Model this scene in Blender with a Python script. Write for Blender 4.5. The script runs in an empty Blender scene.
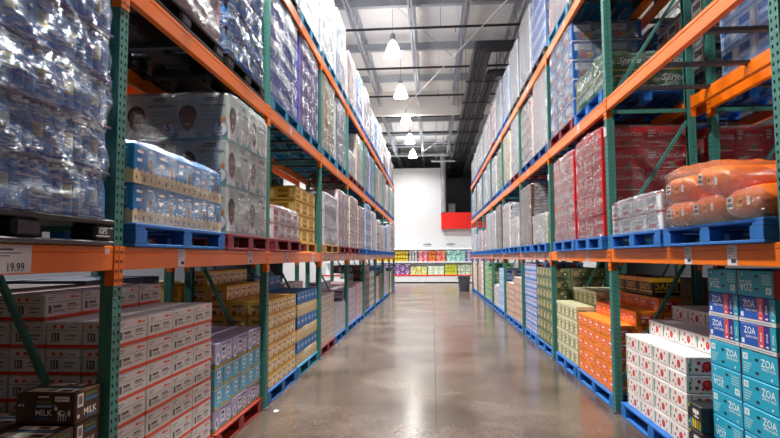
import bpy, math, random
from mathutils import Vector, Matrix, noise as mnoise
random.seed(7)
scene = bpy.context.scene
COL = scene.collection

# ------------------------------------------------------------------ camera
cam_d = bpy.data.cameras.new('camera'); cam = bpy.data.objects.new('camera', cam_d); COL.objects.link(cam)
cam_d.sensor_width = 36.0; cam_d.lens = 563.0 / 780.0 * 36.0; cam_d.clip_start = 0.05; cam_d.clip_end = 200
EYE = 1.66
cam.matrix_world = (Matrix.Translation((0, 0, EYE)) @ Matrix.Rotation(math.radians(4.27), 4, 'Z')
                    @ Matrix.Rotation(math.radians(90 + 3.85), 4, 'X') @ Matrix.Rotation(math.radians(-0.3), 4, 'Z'))
scene.camera = cam
# ------------------------------------------------------------------ light and exposure
vs = scene.view_settings
vs.view_transform = 'Standard'; vs.look = 'None'; vs.gamma = 1.0; vs.use_curve_mapping = False
vs.exposure = 0.58
world = bpy.data.worlds.new('world'); scene.world = world; world.use_nodes = True
world.node_tree.nodes['Background'].inputs[0].default_value = (0.9, 0.95, 1.0, 1)
world.node_tree.nodes['Background'].inputs[1].default_value = 0.30
LAMP_POWER = 320.0      # each high-bay lamp's downlight
SHADE_GLOW = 19.0        # its glowing acrylic shade
LAMP_Z = 8.87

# ------------------------------------------------------------------ colours and materials
def lin(hexs):
    hexs = hexs.lstrip('#'); o = []
    for i in (0, 2, 4):
        c = int(hexs[i:i + 2], 16) / 255.0
        o.append(c / 12.92 if c <= .04045 else ((c + .055) / 1.055) ** 2.4)
    return (o[0], o[1], o[2], 1.0)
MATS = {}
def mat(name, hexs, rough=.5, metal=0.0, vary=.10, scale=9.0, bump=0.0, spec=.5):
    if name in MATS: return MATS[name]
    m = bpy.data.materials.new(name); m.use_nodes = True; nt = m.node_tree
    b = nt.nodes['Principled BSDF']
    b.inputs['Roughness'].default_value = rough; b.inputs['Metallic'].default_value = metal
    b.inputs['Specular IOR Level'].default_value = spec
    tc = nt.nodes.new('ShaderNodeTexCoord'); nz = nt.nodes.new('ShaderNodeTexNoise')
    nz.inputs['Scale'].default_value = scale; nz.inputs['Detail'].default_value = 3
    nt.links.new(tc.outputs['Object'], nz.inputs['Vector'])
    mx = nt.nodes.new('ShaderNodeMix'); mx.data_type = 'RGBA'
    c = lin(hexs)
    mx.inputs['A'].default_value = tuple(v * (1 - vary) for v in c[:3]) + (1,)
    mx.inputs['B'].default_value = tuple(min(1, v * (1 + vary)) for v in c[:3]) + (1,)
    nt.links.new(nz.outputs['Fac'], mx.inputs['Factor'])
    nt.links.new(mx.outputs['Result'], b.inputs['Base Color'])
    if bump:
        bp = nt.nodes.new('ShaderNodeBump'); bp.inputs['Strength'].default_value = bump; bp.inputs['Distance'].default_value = .02
        nt.links.new(nz.outputs['Fac'], bp.inputs['Height']); nt.links.new(bp.outputs['Normal'], b.inputs['Normal'])
    MATS[name] = m
    return m
def H(hexs): return mat('print_' + hexs.lstrip('#'), hexs, .45, vary=.05, scale=14)

def wrap_mat(name, haze, streak, tint='#dfe4ee', rough=.15):
    m = bpy.data.materials.new(name); m.use_nodes = True; nt = m.node_tree; N = nt.nodes; L = nt.links
    N.clear(); out = N.new('ShaderNodeOutputMaterial')
    tc = N.new('ShaderNodeTexCoord')
    mp = N.new('ShaderNodeMapping'); mp.inputs['Rotation'].default_value = (.42, .3, .1); mp.inputs['Scale'].default_value = (3.5, 3.5, 26)
    L.new(tc.outputs['Object'], mp.inputs['Vector'])
    n1 = N.new('ShaderNodeTexNoise'); n1.inputs['Scale'].default_value = 2.4; n1.inputs['Detail'].default_value = 6; n1.inputs['Roughness'].default_value = .62; n1.inputs['Distortion'].default_value = .9
    L.new(mp.outputs['Vector'], n1.inputs['Vector'])
    r1 = N.new('ShaderNodeValToRGB'); r1.color_ramp.elements[0].position = .47; r1.color_ramp.elements[1].position = .68
    L.new(n1.outputs['Fac'], r1.inputs['Fac'])
    n2 = N.new('ShaderNodeTexNoise'); n2.inputs['Scale'].default_value = 7.0; n2.inputs['Detail'].default_value = 6; n2.inputs['Distortion'].default_value = 1.4
    L.new(tc.outputs['Object'], n2.inputs['Vector'])
    ad = N.new('ShaderNodeMath'); ad.operation = 'MULTIPLY_ADD'
    L.new(r1.outputs['Color'], ad.inputs[0]); ad.inputs[1].default_value = streak; ad.inputs[2].default_value = haze  # white haze and streaks painted for the film's cloudiness and its highlights
    ad2 = N.new('ShaderNodeMath'); ad2.operation = 'MULTIPLY_ADD'; ad2.use_clamp = True
    sb = N.new('ShaderNodeMath'); sb.operation = 'SUBTRACT'; L.new(n2.outputs['Fac'], sb.inputs[0]); sb.inputs[1].default_value = .5
    L.new(sb.outputs[0], ad2.inputs[0]); ad2.inputs[1].default_value = .3; L.new(ad.outputs[0], ad2.inputs[2])
    bp = N.new('ShaderNodeBump'); bp.inputs['Strength'].default_value = .9; bp.inputs['Distance'].default_value = .03
    sm = N.new('ShaderNodeMath'); sm.operation = 'ADD'; L.new(n1.outputs['Fac'], sm.inputs[0]); L.new(n2.outputs['Fac'], sm.inputs[1])
    L.new(sm.outputs[0], bp.inputs['Height'])
    tr = N.new('ShaderNodeBsdfTransparent'); tr.inputs[0].default_value = (.97, .98, 1, 1)
    pr = N.new('ShaderNodeBsdfPrincipled'); pr.inputs['Base Color'].default_value = lin(tint); pr.inputs['Roughness'].default_value = rough
    L.new(bp.outputs['Normal'], pr.inputs['Normal'])
    gl = N.new('ShaderNodeBsdfGlossy'); gl.inputs['Roughness'].default_value = rough; L.new(bp.outputs['Normal'], gl.inputs['Normal'])
    lw = N.new('ShaderNodeLayerWeight'); lw.inputs['Blend'].default_value = .2; L.new(bp.outputs['Normal'], lw.inputs['Normal'])
    m1 = N.new('ShaderNodeMixShader'); L.new(ad2.outputs[0], m1.inputs[0]); L.new(tr.outputs[0], m1.inputs[1]); L.new(pr.outputs[0], m1.inputs[2])
    m2 = N.new('ShaderNodeMixShader'); L.new(lw.outputs['Fresnel'], m2.inputs[0]); L.new(m1.outputs[0], m2.inputs[1]); L.new(gl.outputs[0], m2.inputs[2])
    L.new(m2.outputs[0], out.inputs['Surface'])
    return m
WRAP = {'clear': wrap_mat('stretch_wrap_clear', .03, .32), 'mid': wrap_mat('stretch_wrap_hazy', .16, .42),
        'white': wrap_mat('stretch_wrap_milky', .42, .45), 'thin': wrap_mat('stretch_wrap_thin', -.12, .2), 'shiny': wrap_mat('stretch_wrap_shiny', .06, .5, rough=.1), 'heavy': wrap_mat('stretch_wrap_heavy', .20, .75, tint='#b4d0f6', rough=.09)}

def emit(name, hexs, s):
    m = bpy.data.materials.new(name); m.use_nodes = True; nt = m.node_tree; nt.nodes.clear()
    e = nt.nodes.new('ShaderNodeEmission'); e.inputs[0].default_value = lin(hexs); e.inputs[1].default_value = s
    o = nt.nodes.new('ShaderNodeOutputMaterial'); nt.links.new(e.outputs[0], o.inputs[0]); return m

M_ORANGE = mat('rack_orange_paint', '#f27604', .32, vary=.08, scale=5)
M_GREEN = mat('rack_green_paint', '#3d7f74', .45, vary=.15, scale=6)
M_STEEL = mat('galvanised_bar', '#4a4d58', .45, .4)
M_JOIST = mat('grey_painted_steel', '#a2a6ae', .5, vary=.1)
M_PIPE = mat('black_pipe', '#1d1e22', .45)
M_DUCT = mat('dark_duct', '#2b2d36', .6, vary=.15)
M_TAG = mat('paper_tag', '#d9d6dc', .7)
M_INK = mat('ink', '#26242c', .7)
M_BLACKPL = mat('black_plastic', '#1c1d21', .38)
M_CARD = mat('kraft_card', '#8a6a48', .8)

# ------------------------------------------------------------------ mesh building
class MB:
    def __init__(s): s.v = []; s.f = []; s.m = []; s.mats = []
    def mi(s, m):
        if m not in s.mats: s.mats.append(m)
        return s.mats.index(m)
    def add(s, vs_, fs, m):
        o = len(s.v); s.v += [tuple(p) for p in vs_]; k = s.mi(m)
        for f in fs: s.f.append(tuple(o + i for i in f)); s.m.append(k)
    def box(s, x0, x1, y0, y1, z0, z1, m):
        s.add([(x0, y0, z0), (x1, y0, z0), (x1, y1, z0), (x0, y1, z0), (x0, y0, z1), (x1, y0, z1), (x1, y1, z1), (x0, y1, z1)],
              [(0, 3, 2, 1), (4, 5, 6, 7), (0, 1, 5, 4), (1, 2, 6, 5), (2, 3, 7, 6), (3, 0, 4, 7)], m)
    def bbox(s, x0, x1, y0, y1, z0, z1, m, b=.004):       # box with chamfered edges
        b = min(b, (x1 - x0) * .3, (y1 - y0) * .3, (z1 - z0) * .3)
        V = {}; vs_ = []; fs = []
        X = (x0, x1); Y = (y0, y1); Z = (z0, z1); sg = (1, -1)
        for i in (0, 1):
            for j in (0, 1):
                for k in (0, 1):
                    for a in (0, 1, 2):
                        p = [X[i], Y[j], Z[k]]
                        for c in (0, 1, 2):
                            if c != a: p[c] += b * sg[(i, j, k)[c]]
                        V[(i, j, k, a)] = len(vs_); vs_.append(tuple(p))
        q = lambda i, j, k, a: V[(i, j, k, a)]
        fs += [(q(0, 0, 0, 0), q(0, 0, 1, 0), q(0, 1, 1, 0), q(0, 1, 0, 0)), (q(1, 0, 0, 0), q(1, 1, 0, 0), q(1, 1, 1, 0), q(1, 0, 1, 0)),
               (q(0, 0, 0, 1), q(1, 0, 0, 1), q(1, 0, 1, 1), q(0, 0, 1, 1)), (q(0, 1, 0, 1), q(0, 1, 1, 1), q(1, 1, 1, 1), q(1, 1, 0, 1)),
               (q(0, 0, 0, 2), q(0, 1, 0, 2), q(1, 1, 0, 2), q(1, 0, 0, 2)), (q(0, 0, 1, 2), q(1, 0, 1, 2), q(1, 1, 1, 2), q(0, 1, 1, 2))]
        for u in (0, 1):
            for w in (0, 1):
                fs.append((q(0, u, w, 1), q(1, u, w, 1), q(1, u, w, 2), q(0, u, w, 2)))
                fs.append((q(u, 0, w, 0), q(u, 1, w, 0), q(u, 1, w, 2), q(u, 0, w, 2)))
                fs.append((q(u, w, 0, 0), q(u, w, 1, 0), q(u, w, 1, 1), q(u, w, 0, 1)))
        for i in (0, 1):
            for j in (0, 1):
                for k in (0, 1): fs.append((q(i, j, k, 0), q(i, j, k, 1), q(i, j, k, 2)))
        s.add(vs_, fs, m)
    def bar(s, a, b, w, h, m, up=(0, 0, 1)):               # rectangular bar between two points
        a = Vector(a); b = Vector(b); d = (b - a).normalized(); up = Vector(up)
        if abs(d.dot(up)) > .98: up = Vector((1, 0, 0))
        sx = d.cross(up).normalized() * (w / 2); sz = sx.cross(d).normalized() * (h / 2)
        P = [a - sx - sz, a + sx - sz, a + sx + sz, a - sx + sz, b - sx - sz, b + sx - sz, b + sx + sz, b - sx + sz]
        s.add(P, [(0, 1, 2, 3), (7, 6, 5, 4), (0, 4, 5, 1), (1, 5, 6, 2), (2, 6, 7, 3), (3, 7, 4, 0)], m)
    def tube(s, pts, r, m, n=8):
        pts = [Vector(p) for p in pts]; rings = []
        for i, p in enumerate(pts):
            d = (pts[min(i + 1, len(pts) - 1)] - pts[max(i - 1, 0)]).normalized()
            u = Vector((0, 0, 1)) if abs(d.z) < .9 else Vector((1, 0, 0))
            a = d.cross(u).normalized(); c = a.cross(d)
            rings.append([p + (a * math.cos(t * 2 * math.pi / n) + c * math.sin(t * 2 * math.pi / n)) * r for t in range(n)])
        vs_ = [q for ring in rings for q in ring]; fs = []
        for i in range(len(rings) - 1):
            for t in range(n): fs.append((i * n + t, i * n + (t + 1) % n, (i + 1) * n + (t + 1) % n, (i + 1) * n + t))
        fs.append(tuple(range(n))[::-1]); fs.append(tuple((len(rings) - 1) * n + t for t in range(n)))
        s.add(vs_, fs, m)
    def lathe(s, prof, m, n=16, cx=0, cy=0, ms=None):
        for i in range(len(prof) - 1):
            (r0, z0), (r1, z1) = prof[i], prof[i + 1]
            vs_ = []; fs = []
            for t in range(n):
                c, q = math.cos(2 * math.pi * t / n), math.sin(2 * math.pi * t / n)
                vs_ += [(cx + r0 * c, cy + r0 * q, z0), (cx + r1 * c, cy + r1 * q, z1)]
            for t in range(n):
                u = (t + 1) % n; fs.append((2 * t, 2 * u, 2 * u + 1, 2 * t + 1))
            s.add(vs_, fs, ms[i] if ms else m)
    def mesh(s, name, smooth=False):
        me = bpy.data.meshes.new(name); me.from_pydata(s.v, [], s.f)
        for m in s.mats: me.materials.append(m)
        me.polygons.foreach_set('material_index', s.m)
        if smooth: me.polygons.foreach_set('use_smooth', [True] * len(s.f))
        me.update(); return me
def put(name, me, parent=None, loc=(0, 0, 0), rz=0.0, rot=None):
    o = bpy.data.objects.new(name, me); COL.objects.link(o); o.location = loc
    o.rotation_euler = rot if rot else (0, 0, rz)
    if parent: o.parent = parent
    return o
def tag(o, label, cat, group=None):
    o['label'] = label; o['category'] = cat
    if group: o['group'] = group
    return o
def struct(o): o['kind'] = 'structure'; return o

TXT = {}
def text_geo(s, shear=0.0):
    k = (s, shear)
    if k in TXT: return TXT[k]
    cu = bpy.data.curves.new('lettering', 'FONT'); cu.body = s; cu.resolution_u = 2; cu.shear = shear; cu.fill_mode = 'FRONT'; cu.offset = .012
    ob = bpy.data.objects.new('lettering', cu); COL.objects.link(ob)
    dg = bpy.context.evaluated_depsgraph_get(); me = bpy.data.meshes.new_from_object(ob.evaluated_get(dg))
    vs_ = [tuple(v.co) for v in me.vertices]; fs = [tuple(p.vertices) for p in me.polygons]
    bpy.data.objects.remove(ob); bpy.data.curves.remove(cu); bpy.data.meshes.remove(me)
    x0 = min(v[0] for v in vs_); x1 = max(v[0] for v in vs_); y0 = min(v[1] for v in vs_); y1 = max(v[1] for v in vs_)
    TXT[k] = ([((v[0] - (x0 + x1) / 2) / (y1 - y0), (v[1] - (y0 + y1) / 2) / (y1 - y0)) for v in vs_], fs, (x1 - x0) / (y1 - y0))
    return TXT[k]

class Face:                       # flat print laid on one face of a box: u, v run 0..1 across the face
    def __init__(s, mb, w, d, h, which, z0=0.0):
        s.mb = mb; s.k = 0
        s.o, s.U, s.V, s.n, s.W, s.Hh = {
            'F': ((-w / 2, -d / 2, z0), (1, 0, 0), (0, 0, 1), (0, -1, 0), w, h), 'B': ((w / 2, d / 2, z0), (-1, 0, 0), (0, 0, 1), (0, 1, 0), w, h),
            'R': ((w / 2, -d / 2, z0), (0, 1, 0), (0, 0, 1), (1, 0, 0), d, h), 'L': ((-w / 2, d / 2, z0), (0, -1, 0), (0, 0, 1), (-1, 0, 0), d, h),
            'T': ((-w / 2, -d / 2, z0 + h), (1, 0, 0), (0, 1, 0), (0, 0, 1), w, d)}[which]
    def pt(s, a, b):
        e = .0006 + .00008 * s.k
        return tuple(s.o[i] + s.U[i] * a + s.V[i] * b + s.n[i] * e for i in range(3))
    def rect(s, u0, v0, u1, v1, m):
        W, h = s.W, s.Hh; s.mb.add([s.pt(u0 * W, v0 * h), s.pt(u1 * W, v0 * h), s.pt(u1 * W, v1 * h), s.pt(u0 * W, v1 * h)], [(0, 1, 2, 3)], m); s.k += 1
    def poly(s, P, m):
        s.mb.add([s.pt(a * s.W, b * s.Hh) for a, b in P], [tuple(range(len(P)))], m); s.k += 1
    def ell(s, u, v, ru, m, rv=None, n=12):                # ru as a share of face height
        rv = rv or ru
        s.mb.add([s.pt(u * s.W + ru * s.Hh * math.cos(t * 2 * math.pi / n), v * s.Hh + rv * s.Hh * math.sin(t * 2 * math.pi / n)) for t in range(n)], [tuple(range(n))], m); s.k += 1
    def text(s, t, u, v, size, m, rot=0.0, shear=0.0, maxw=None):
        V, F, asp = text_geo(t, shear); sz = size * s.Hh
        if maxw and asp * sz > maxw * s.W: sz = maxw * s.W / asp
        c, q = math.cos(rot), math.sin(rot)
        s.mb.add([s.pt(u * s.W + (x * c - y * q) * sz, v * s.Hh + (x * q + y * c) * sz) for x, y in V], F, m); s.k += 1

# ------------------------------------------------------------------ carton designs (front faces the aisle)
W_ = '#e9e7e6'
def D_milk(mb, w, d, h):
    for fc in ('F', 'L', 'R'):
        f = Face(mb, w, d, h, fc); g = H('#8f8d90'); r = H('#f04a1c'); k = H('#5a585c')
        f.rect(0, 0, 1, .13, r)
        f.rect(.04, .66, .96, .68, g)
        if fc == 'F':
            f.rect(.07, .76, .20, .80, g); f.rect(.07, .85, .26, .88, k)
            f.rect(.66, .78, .78, .88, r); f.rect(.80, .78, .92, .84, r)
            f.rect(.08, .26, .16, .56, k); f.rect(.20, .44, .42, .54, k); f.rect(.20, .28, .50, .33, g); f.rect(.20, .36, .44, .39, g)
            f.rect(.58, .42, .90, .47, g); f.rect(.58, .50, .82, .56, k); f.rect(.58, .30, .84, .34, g)
        else:
            f.ell(.24, .80, .075, r); f.ell(.46, .80, .075, r); f.rect(.66, .76, .88, .80, g)
            f.rect(.16, .24, .38, .56, k); f.rect(.20, .28, .24, .52, H(W_)); f.rect(.29, .28, .32, .52, H(W_)); f.rect(.55, .44, .86, .50, g); f.rect(.55, .30, .80, .35, g)
    t = Face(mb, w, d, h, 'T'); t.rect(0, .485, 1, .515, H('#c9c2ba'))
def D_choc(mb, w, d, h):
    wt = H('#f1ece6'); gr = H('#6aa23c'); bl = H('#2b6ea3'); k = H('#23140c')
    for fc in ('L', 'R'):
        f = Face(mb, w, d, h, fc); f.rect(.34, .18, .62, .58, H('#3a1f10'))
        f.text('ORGANIC', .48, .70, .10, gr, maxw=.26); f.rect(.35, .52, .62, .62, bl); f.text('CHOCOLATE', .48, .57, .06, wt, maxw=.25)
        f.text('MILK', .48, .37, .26, wt, maxw=.28); f.rect(.35, .16, .62, .21, bl)
        f.rect(.66, .72, .90, .88, wt); f.rect(.68, .77, .87, .82, H('#b9b2aa')); f.rect(.38, .84, .56, .89, wt)
        f.ell(.77, .36, .13, wt, .09); f.ell(.68, .50, .06, wt); f.ell(.79, .38, .05, k); f.ell(.90, .36, .05, wt, .10)
        for x in (.72, .76, .80, .84): f.rect(x, .12, x + .015, .32, wt)
        f.rect(.65, .56, .68, .62, H('#d98f9d'))
        for x in (.07, .13): f.ell(x, .60, .045, wt)
        for x in (.05, .11, .17): f.ell(x, .18, .04, H('#6b4a36'))
        for y in (.32, .40, .47): f.rect(.05, y, .26, y + .02, H('#6b4a36'))
    f = Face(mb, w, d, h, 'F'); f.rect(.08, .50, .30, .92, wt); f.rect(.12, .58, .26, .84, H('#77726c'))
    f.rect(.38, .62, .86, .72, bl); f.text('ORGANIC', .62, .82, .12, gr, maxw=.48); f.text('MILK', .58, .30, .24, wt, maxw=.5); f.ell(.12, .22, .07, wt); f.rect(.38, .10, .84, .15, bl)
    t = Face(mb, w, d, h, 'T'); t.rect(.06, .08, .42, .86, wt); t.rect(.10, .14, .30, .34, k); t.rect(.14, .44, .38, .56, gr); t.rect(.46, .1, .58, .9, bl); t.rect(.66, .2, .94, .8, wt); t.rect(.70, .3, .90, .5, k)
def D_lav(mb, w, d, h):
    for fc in ('F', 'L', 'R'):
        f = Face(mb, w, d, h, fc); wt = H('#eef1f7'); k = H('#3a3a58')
        f.rect(0, 0, 1, .14, H('#a9953f')); f.rect(0, .14, 1, .22, H('#5e8fc0'))
        f.ell(.16, .36, .20, wt, .26); f.ell(.16, .36, .12, H('#6b8fc4'), .16); f.rect(.38, .30, .60, .84, wt); f.rect(.41, .62, .57, .76, k); f.rect(.42, .42, .56, .56, H('#5fa3d6'))
        f.rect(.38, .84, .60, .91, H('#3f6fb5'))
        f.ell(.80, .42, .22, wt, .28); f.ell(.80, .42, .15, H('#4a4a70'), .20); f.ell(.80, .42, .09, wt, .12)
        f.rect(.66, .84, .92, .90, k)
def D_cyan(mb, w, d, h):
    for fc in ('F', 'L', 'R'):
        f = Face(mb, w, d, h, fc); wt = H('#eef5fa')
        f.rect(.30, .46, .68, .84, wt); f.rect(.38, .56, .60, .74, H('#4c8fc0')); f.rect(.34, .28, .64, .33, H('#dff1fa')); f.rect(0, 0, .5, .10, H('#d9b43a')); f.ell(.86, .12, .11, H('#e6c44a'))
        f.rect(0, .94, 1, 1, H('#c2e3f2'))
def D_gold(mb, w, d, h):
    for fc in ('F', 'L', 'R'):
        f = Face(mb, w, d, h, fc); br = H('#7a4a1a')
        f.rect(0, .84, 1, 1, H('#f2c650')); f.rect(.06, .10, .94, .82, H('#f6e6bc') if fc == 'F' else H('#f0cf78'))
        f.rect(.22, .62, .80, .70, br); f.rect(.34, .52, .70, .57, H('#a06d2a')); f.rect(.18, .40, .36, .48, H('#ffffff'))
        f.rect(.46, .28, .86, .46, H('#f1e6cb')); f.rect(.52, .34, .8, .38, br)
        f.ell(.34, .20, .17, H('#c98a1c')); f.ell(.34, .20, .08, br); f.ell(.66, .16, .12, H('#d9982a')); f.ell(.66, .16, .05, br); f.rect(0, 0, 1, .04, br)
def D_blueband(mb, w, d, h):
    for fc in ('F', 'L', 'R'):
        f = Face(mb, w, d, h, fc); wt = H('#e9f1f8')
        f.rect(.2, .52, .8, .60, wt); f.rect(.28, .40, .72, .45, wt); f.rect(0, .93, 1, 1, H('#57a9e0')); f.rect(.36, .70, .64, .82, H('#7cc0ea'))
def D_cream(mb, w, d, h):
    for fc in ('F', 'L', 'R'):
        f = Face(mb, w, d, h, fc); f.rect(0, .0, 1, .22, H('#d7b77c')); f.rect(.2, .5, .8, .58, H('#b59a6c')); f.rect(.1, .28, .3, .4, H('#7a5a34')); f.rect(.6, .28, .85, .36, H('#8d6c3e'))
def D_whitebox(mb, w, d, h):
    for fc in ('F', 'L', 'R'):
        f = Face(mb, w, d, h, fc); f.rect(.12, .66, .6, .76, H('#6b5a52')); f.rect(.12, .54, .5, .58, H('#9c938e')); f.ell(.7, .3, .17, H('#d9a12a')); f.rect(.1, .12, .42, .30, H('#b3aaa6')); f.rect(0, .94, 1, 1, H('#c9c2bd'))
def D_cherry(mb, w, d, h):
    rd = H('#c2201f'); dk = H('#8c1416'); gr = H('#3e8a5a'); g = H('#b9b4b3')
    f = Face(mb, w, d, h, 'F')
    f.ell(.62, .46, .24, rd); f.ell(.60, .50, .10, H('#e04a3e')); f.ell(.40, .74, .12, rd); f.ell(.30, .36, .10, dk); f.ell(.82, .72, .09, rd); f.ell(.44, .22, .09, rd); f.ell(.84, .26, .07, dk)
    f.rect(.06, .16, .12, .86, gr); f.rect(.14, .60, .18, .88, g); f.rect(.66, .08, .94, .12, g)
    for fc in ('L', 'R'):
        f = Face(mb, w, d, h, fc); f.ell(.72, .46, .30, rd); f.ell(.70, .52, .12, H('#e04a3e')); f.ell(.44, .66, .11, rd); f.ell(.36, .30, .10, dk); f.ell(.56, .22, .08, rd)
        f.rect(.09, .12, .13, .62, gr); f.ell(.15, .30, .07, gr, .10); f.ell(.15, .58, .06, gr, .09); f.rect(.16, .66, .20, .90, gr); f.rect(.30, .82, .8, .88, g)
    t = Face(mb, w, d, h, 'T'); t.rect(0, .48, 1, .52, H('#d5d0cc'))
def D_teal(flip):
    def D(mb, w, d, h):
        f = Face(mb, w, d, h, 'F'); wt = H('#e8f4f6'); k = H('#0c1216')
        X = (lambda x: 1 - x) if flip else (lambda x: x); Y = (lambda y: 1 - y) if flip else (lambda y: y); rt = math.pi if flip else 0
        f.text('ZOA', X(.74), Y(.66), .30, wt, rot=rt, maxw=.36); f.text('ENERGY DRINK', X(.76), Y(.44), .10, wt, rot=rt, maxw=.36)
        f.ell(X(.44), Y(.70), .075, k, .05); f.ell(X(.44), Y(.22), .075, k, .05)  # handle holes are flat black shapes, the shade inside them painted
        f.rect(min(X(.40), X(.49)), Y(.70) - .05, max(X(.40), X(.49)), Y(.70) + .05, k); f.rect(min(X(.40), X(.49)), Y(.22) - .05, max(X(.40), X(.49)), Y(.22) + .05, k)
        f.rect(min(X(.06), X(.20)), min(Y(.62), Y(.86)), max(X(.06), X(.20)), max(Y(.62), Y(.86)), wt); f.rect(min(X(.09), X(.17)), min(Y(.67), Y(.81)), max(X(.09), X(.17)), max(Y(.67), Y(.81)), H('#9fc6cf'))
        for i, y in enumerate((.46, .36, .26, .16)): f.rect(min(X(.06), X(.30)), min(Y(y), Y(y + .06)), max(X(.06), X(.30 - .03 * i)), max(Y(y), Y(y + .06)), H('#8fd0da'))
        f.ell(X(.84), Y(.16), .05, wt)
        for fc in ('L', 'R'):
            f = Face(mb, w, d, h, fc); f.rect(0, 0, .3, 1, H('#c6463c')); f.rect(.3, 0, .62, 1, H('#2a4f9e')); f.text('ZOA', .46, .5, .2, wt, rot=math.pi / 2, maxw=.5); f.ell(.82, .5, .14, wt)
        t = Face(mb, w, d, h, 'T'); t.rect(0, .48, 1, .52, H('#5fb4c2'))
    return D
def D_zoablue(mb, w, d, h):
    wt = H('#eef3f8')
    f = Face(mb, w, d, h, 'F')
    f.rect(0, 0, 1, .16, H('#d4d6da')); f.rect(.05, .05, .9, .09, H('#8d9096'))
    f.text('ZOA', .30, .74, .27, wt, maxw=.36); f.text('ENERGY DRINK', .36, .50, .10, wt, maxw=.34); f.rect(.06, .22, .14, .40, wt)
    for x, c in ((.54, '#cf4b52'), (.70, '#3b2a86'), (.86, '#1f9fb4')):
        f.rect(x, .16, x + .15, 1, H(c)); f.text('ZOA', x + .075, .58, .12, wt, rot=math.pi / 2, maxw=.3); f.rect(x + .04, .22, x + .11, .28, wt)
    for fc in ('L', 'R'):
        f = Face(mb, w, d, h, fc); f.rect(0, 0, 1, .16, H('#d4d6da')); f.rect(0, .16, .4, 1, H('#1f9fb4')); f.text('ZOA', .68, .6, .2, wt, maxw=.4)
def D_pouch(mb, w, d, h):
    f = Face(mb, w, d, h, 'F'); wt = H('#e4e4e4')
    f.ell(.10, .86, .07, H('#b9c33a')); f.ell(.10, .20, .07, H('#b9c33a')); f.ell(.46, .72, .10, wt); f.ell(.60, .70, .09, wt, .13); f.ell(.74, .73, .09, wt); f.rect(.45, .50, .78, .56, wt)
    for i, c in enumerate(('#3a86c2', '#b9d433', '#e0c52a', '#d3662a', '#57a843')): f.poly([(.16 + .16 * i, .06), (.27 + .16 * i, .06), (.29 + .16 * i, .36), (.18 + .16 * i, .44)], H(c))
def D_orange(mb, w, d, h):
    for fc in ('F', 'L', 'R'):
        f = Face(mb, w, d, h, fc)
        f.rect(.16, .14, .84, .74, H('#e2405c')); f.rect(.22, .50, .62, .66, H('#f0dcd0')); f.ell(.66, .32, .18, H('#f0a030')); f.rect(.24, .24, .42, .38, H('#f3c24a')); f.rect(0, .88, 1, 1, H('#f08a1e'))
def D_khaki(mb, w, d, h):
    for fc in ('F', 'L', 'R'):
        f = Face(mb, w, d, h, fc); k = H('#4f5136')
        f.rect(0, .82, 1, 1, H('#d9d6bb')); f.rect(.14, .16, .42, .72, H('#8c8e4e')); f.rect(.52, .16, .84, .72, H('#e2dfc8')); f.rect(.18, .44, .38, .56, k); f.rect(.57, .52, .79, .6, k); f.rect(.57, .30, .75, .34, k)
def D_paste(mb, w, d, h):
    for fc in ('F', 'L', 'R'):
        f = Face(mb, w, d, h, fc); b = H('#2f6fc0'); wt = H('#e8ecf2')
        f.rect(.08, .3, .92, .88, H('#b9c2da')); f.rect(.14, .56, .56, .76, H('#c25068')); f.rect(.62, .40, .86, .8, b); f.rect(0, 0, 1, .16, b); f.rect(.16, .36, .50, .44, wt)
def D_bag(mb, w, d, h):
    for fc in ('F', 'L', 'R'):
        f = Face(mb, w, d, h, fc)
        f.ell(.3, .55, .26, H('#c2a878')); f.ell(.7, .5, .24, H('#39563a')); f.ell(.7, .5, .10, H('#d9cfae')); f.rect(.1, .1, .9, .2, H('#2f4130')); f.ell(.5, .8, .12, H('#cdb98e'))
def D_coffee(mb, w, d, h):
    for fc in ('F', 'L', 'R'):
        f = Face(mb, w, d, h, fc); f.ell(.5, .5, .34, H('#7a3f2a')); f.ell(.5, .5, .18, H('#d9b9a0')); f.rect(0, 0, 1, .10, H('#8a3a2a')); f.rect(.1, .84, .9, .92, H('#6b4032'))
def D_dads(mb, w, d, h):
    for fc in ('F', 'L', 'R'):
        f = Face(mb, w, d, h, fc); y = H('#d8a51e'); f.rect(0, .72, 1, .96, y); f.rect(0, .18, 1, .24, y); f.text("DAD'S", .5, .48, .36, y, maxw=.86)
        f.rect(.0, .02, .12, .70, H('#3d2a17'))
def D_coke(mb, w, d, h):
    for fc in ('F', 'L', 'R'):
        f = Face(mb, w, d, h, fc); wt = H('#ecd9d6')
        f.text('Coca-Cola', .64, .68, .26, wt, shear=.45, maxw=.6); f.rect(.06, .44, .30, .92, H('#b9454a')); f.rect(.09, .54, .20, .62, wt); f.rect(.09, .68, .26, .74, wt); f.rect(.09, .80, .24, .85, wt)
        f.ell(.62, .24, .14, H('#7c6a3a'), .10); f.rect(.34, .10, .9, .13, wt)
def D_sprite(mb, w, d, h):
    for fc in ('F', 'L', 'R'):
        f = Face(mb, w, d, h, fc); f.text('Sprite', .62, .56, .52, H('#eef5ea'), shear=.4, maxw=.55); f.rect(0, .02, 1, .10, H('#d9c43a')); f.ell(.2, .5, .24, H('#2f9e4a')); f.ell(.2, .5, .12, H('#c9d84a'))
def D_cereal(mb, w, d, h):
    for fc in ('F', 'L', 'R'):
        f = Face(mb, w, d, h, fc); f.rect(.06, .52, .56, .88, H('#d8dde8')); f.ell(.32, .34, .22, H('#c9453a')); f.ell(.52, .30, .18, H('#d8a72a')); f.ell(.76, .55, .26, H('#2a8fd0')); f.ell(.76, .5, .12, H('#e6d9b0')); f.rect(0, 0, 1, .06, H('#e0e2e8'))
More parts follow.
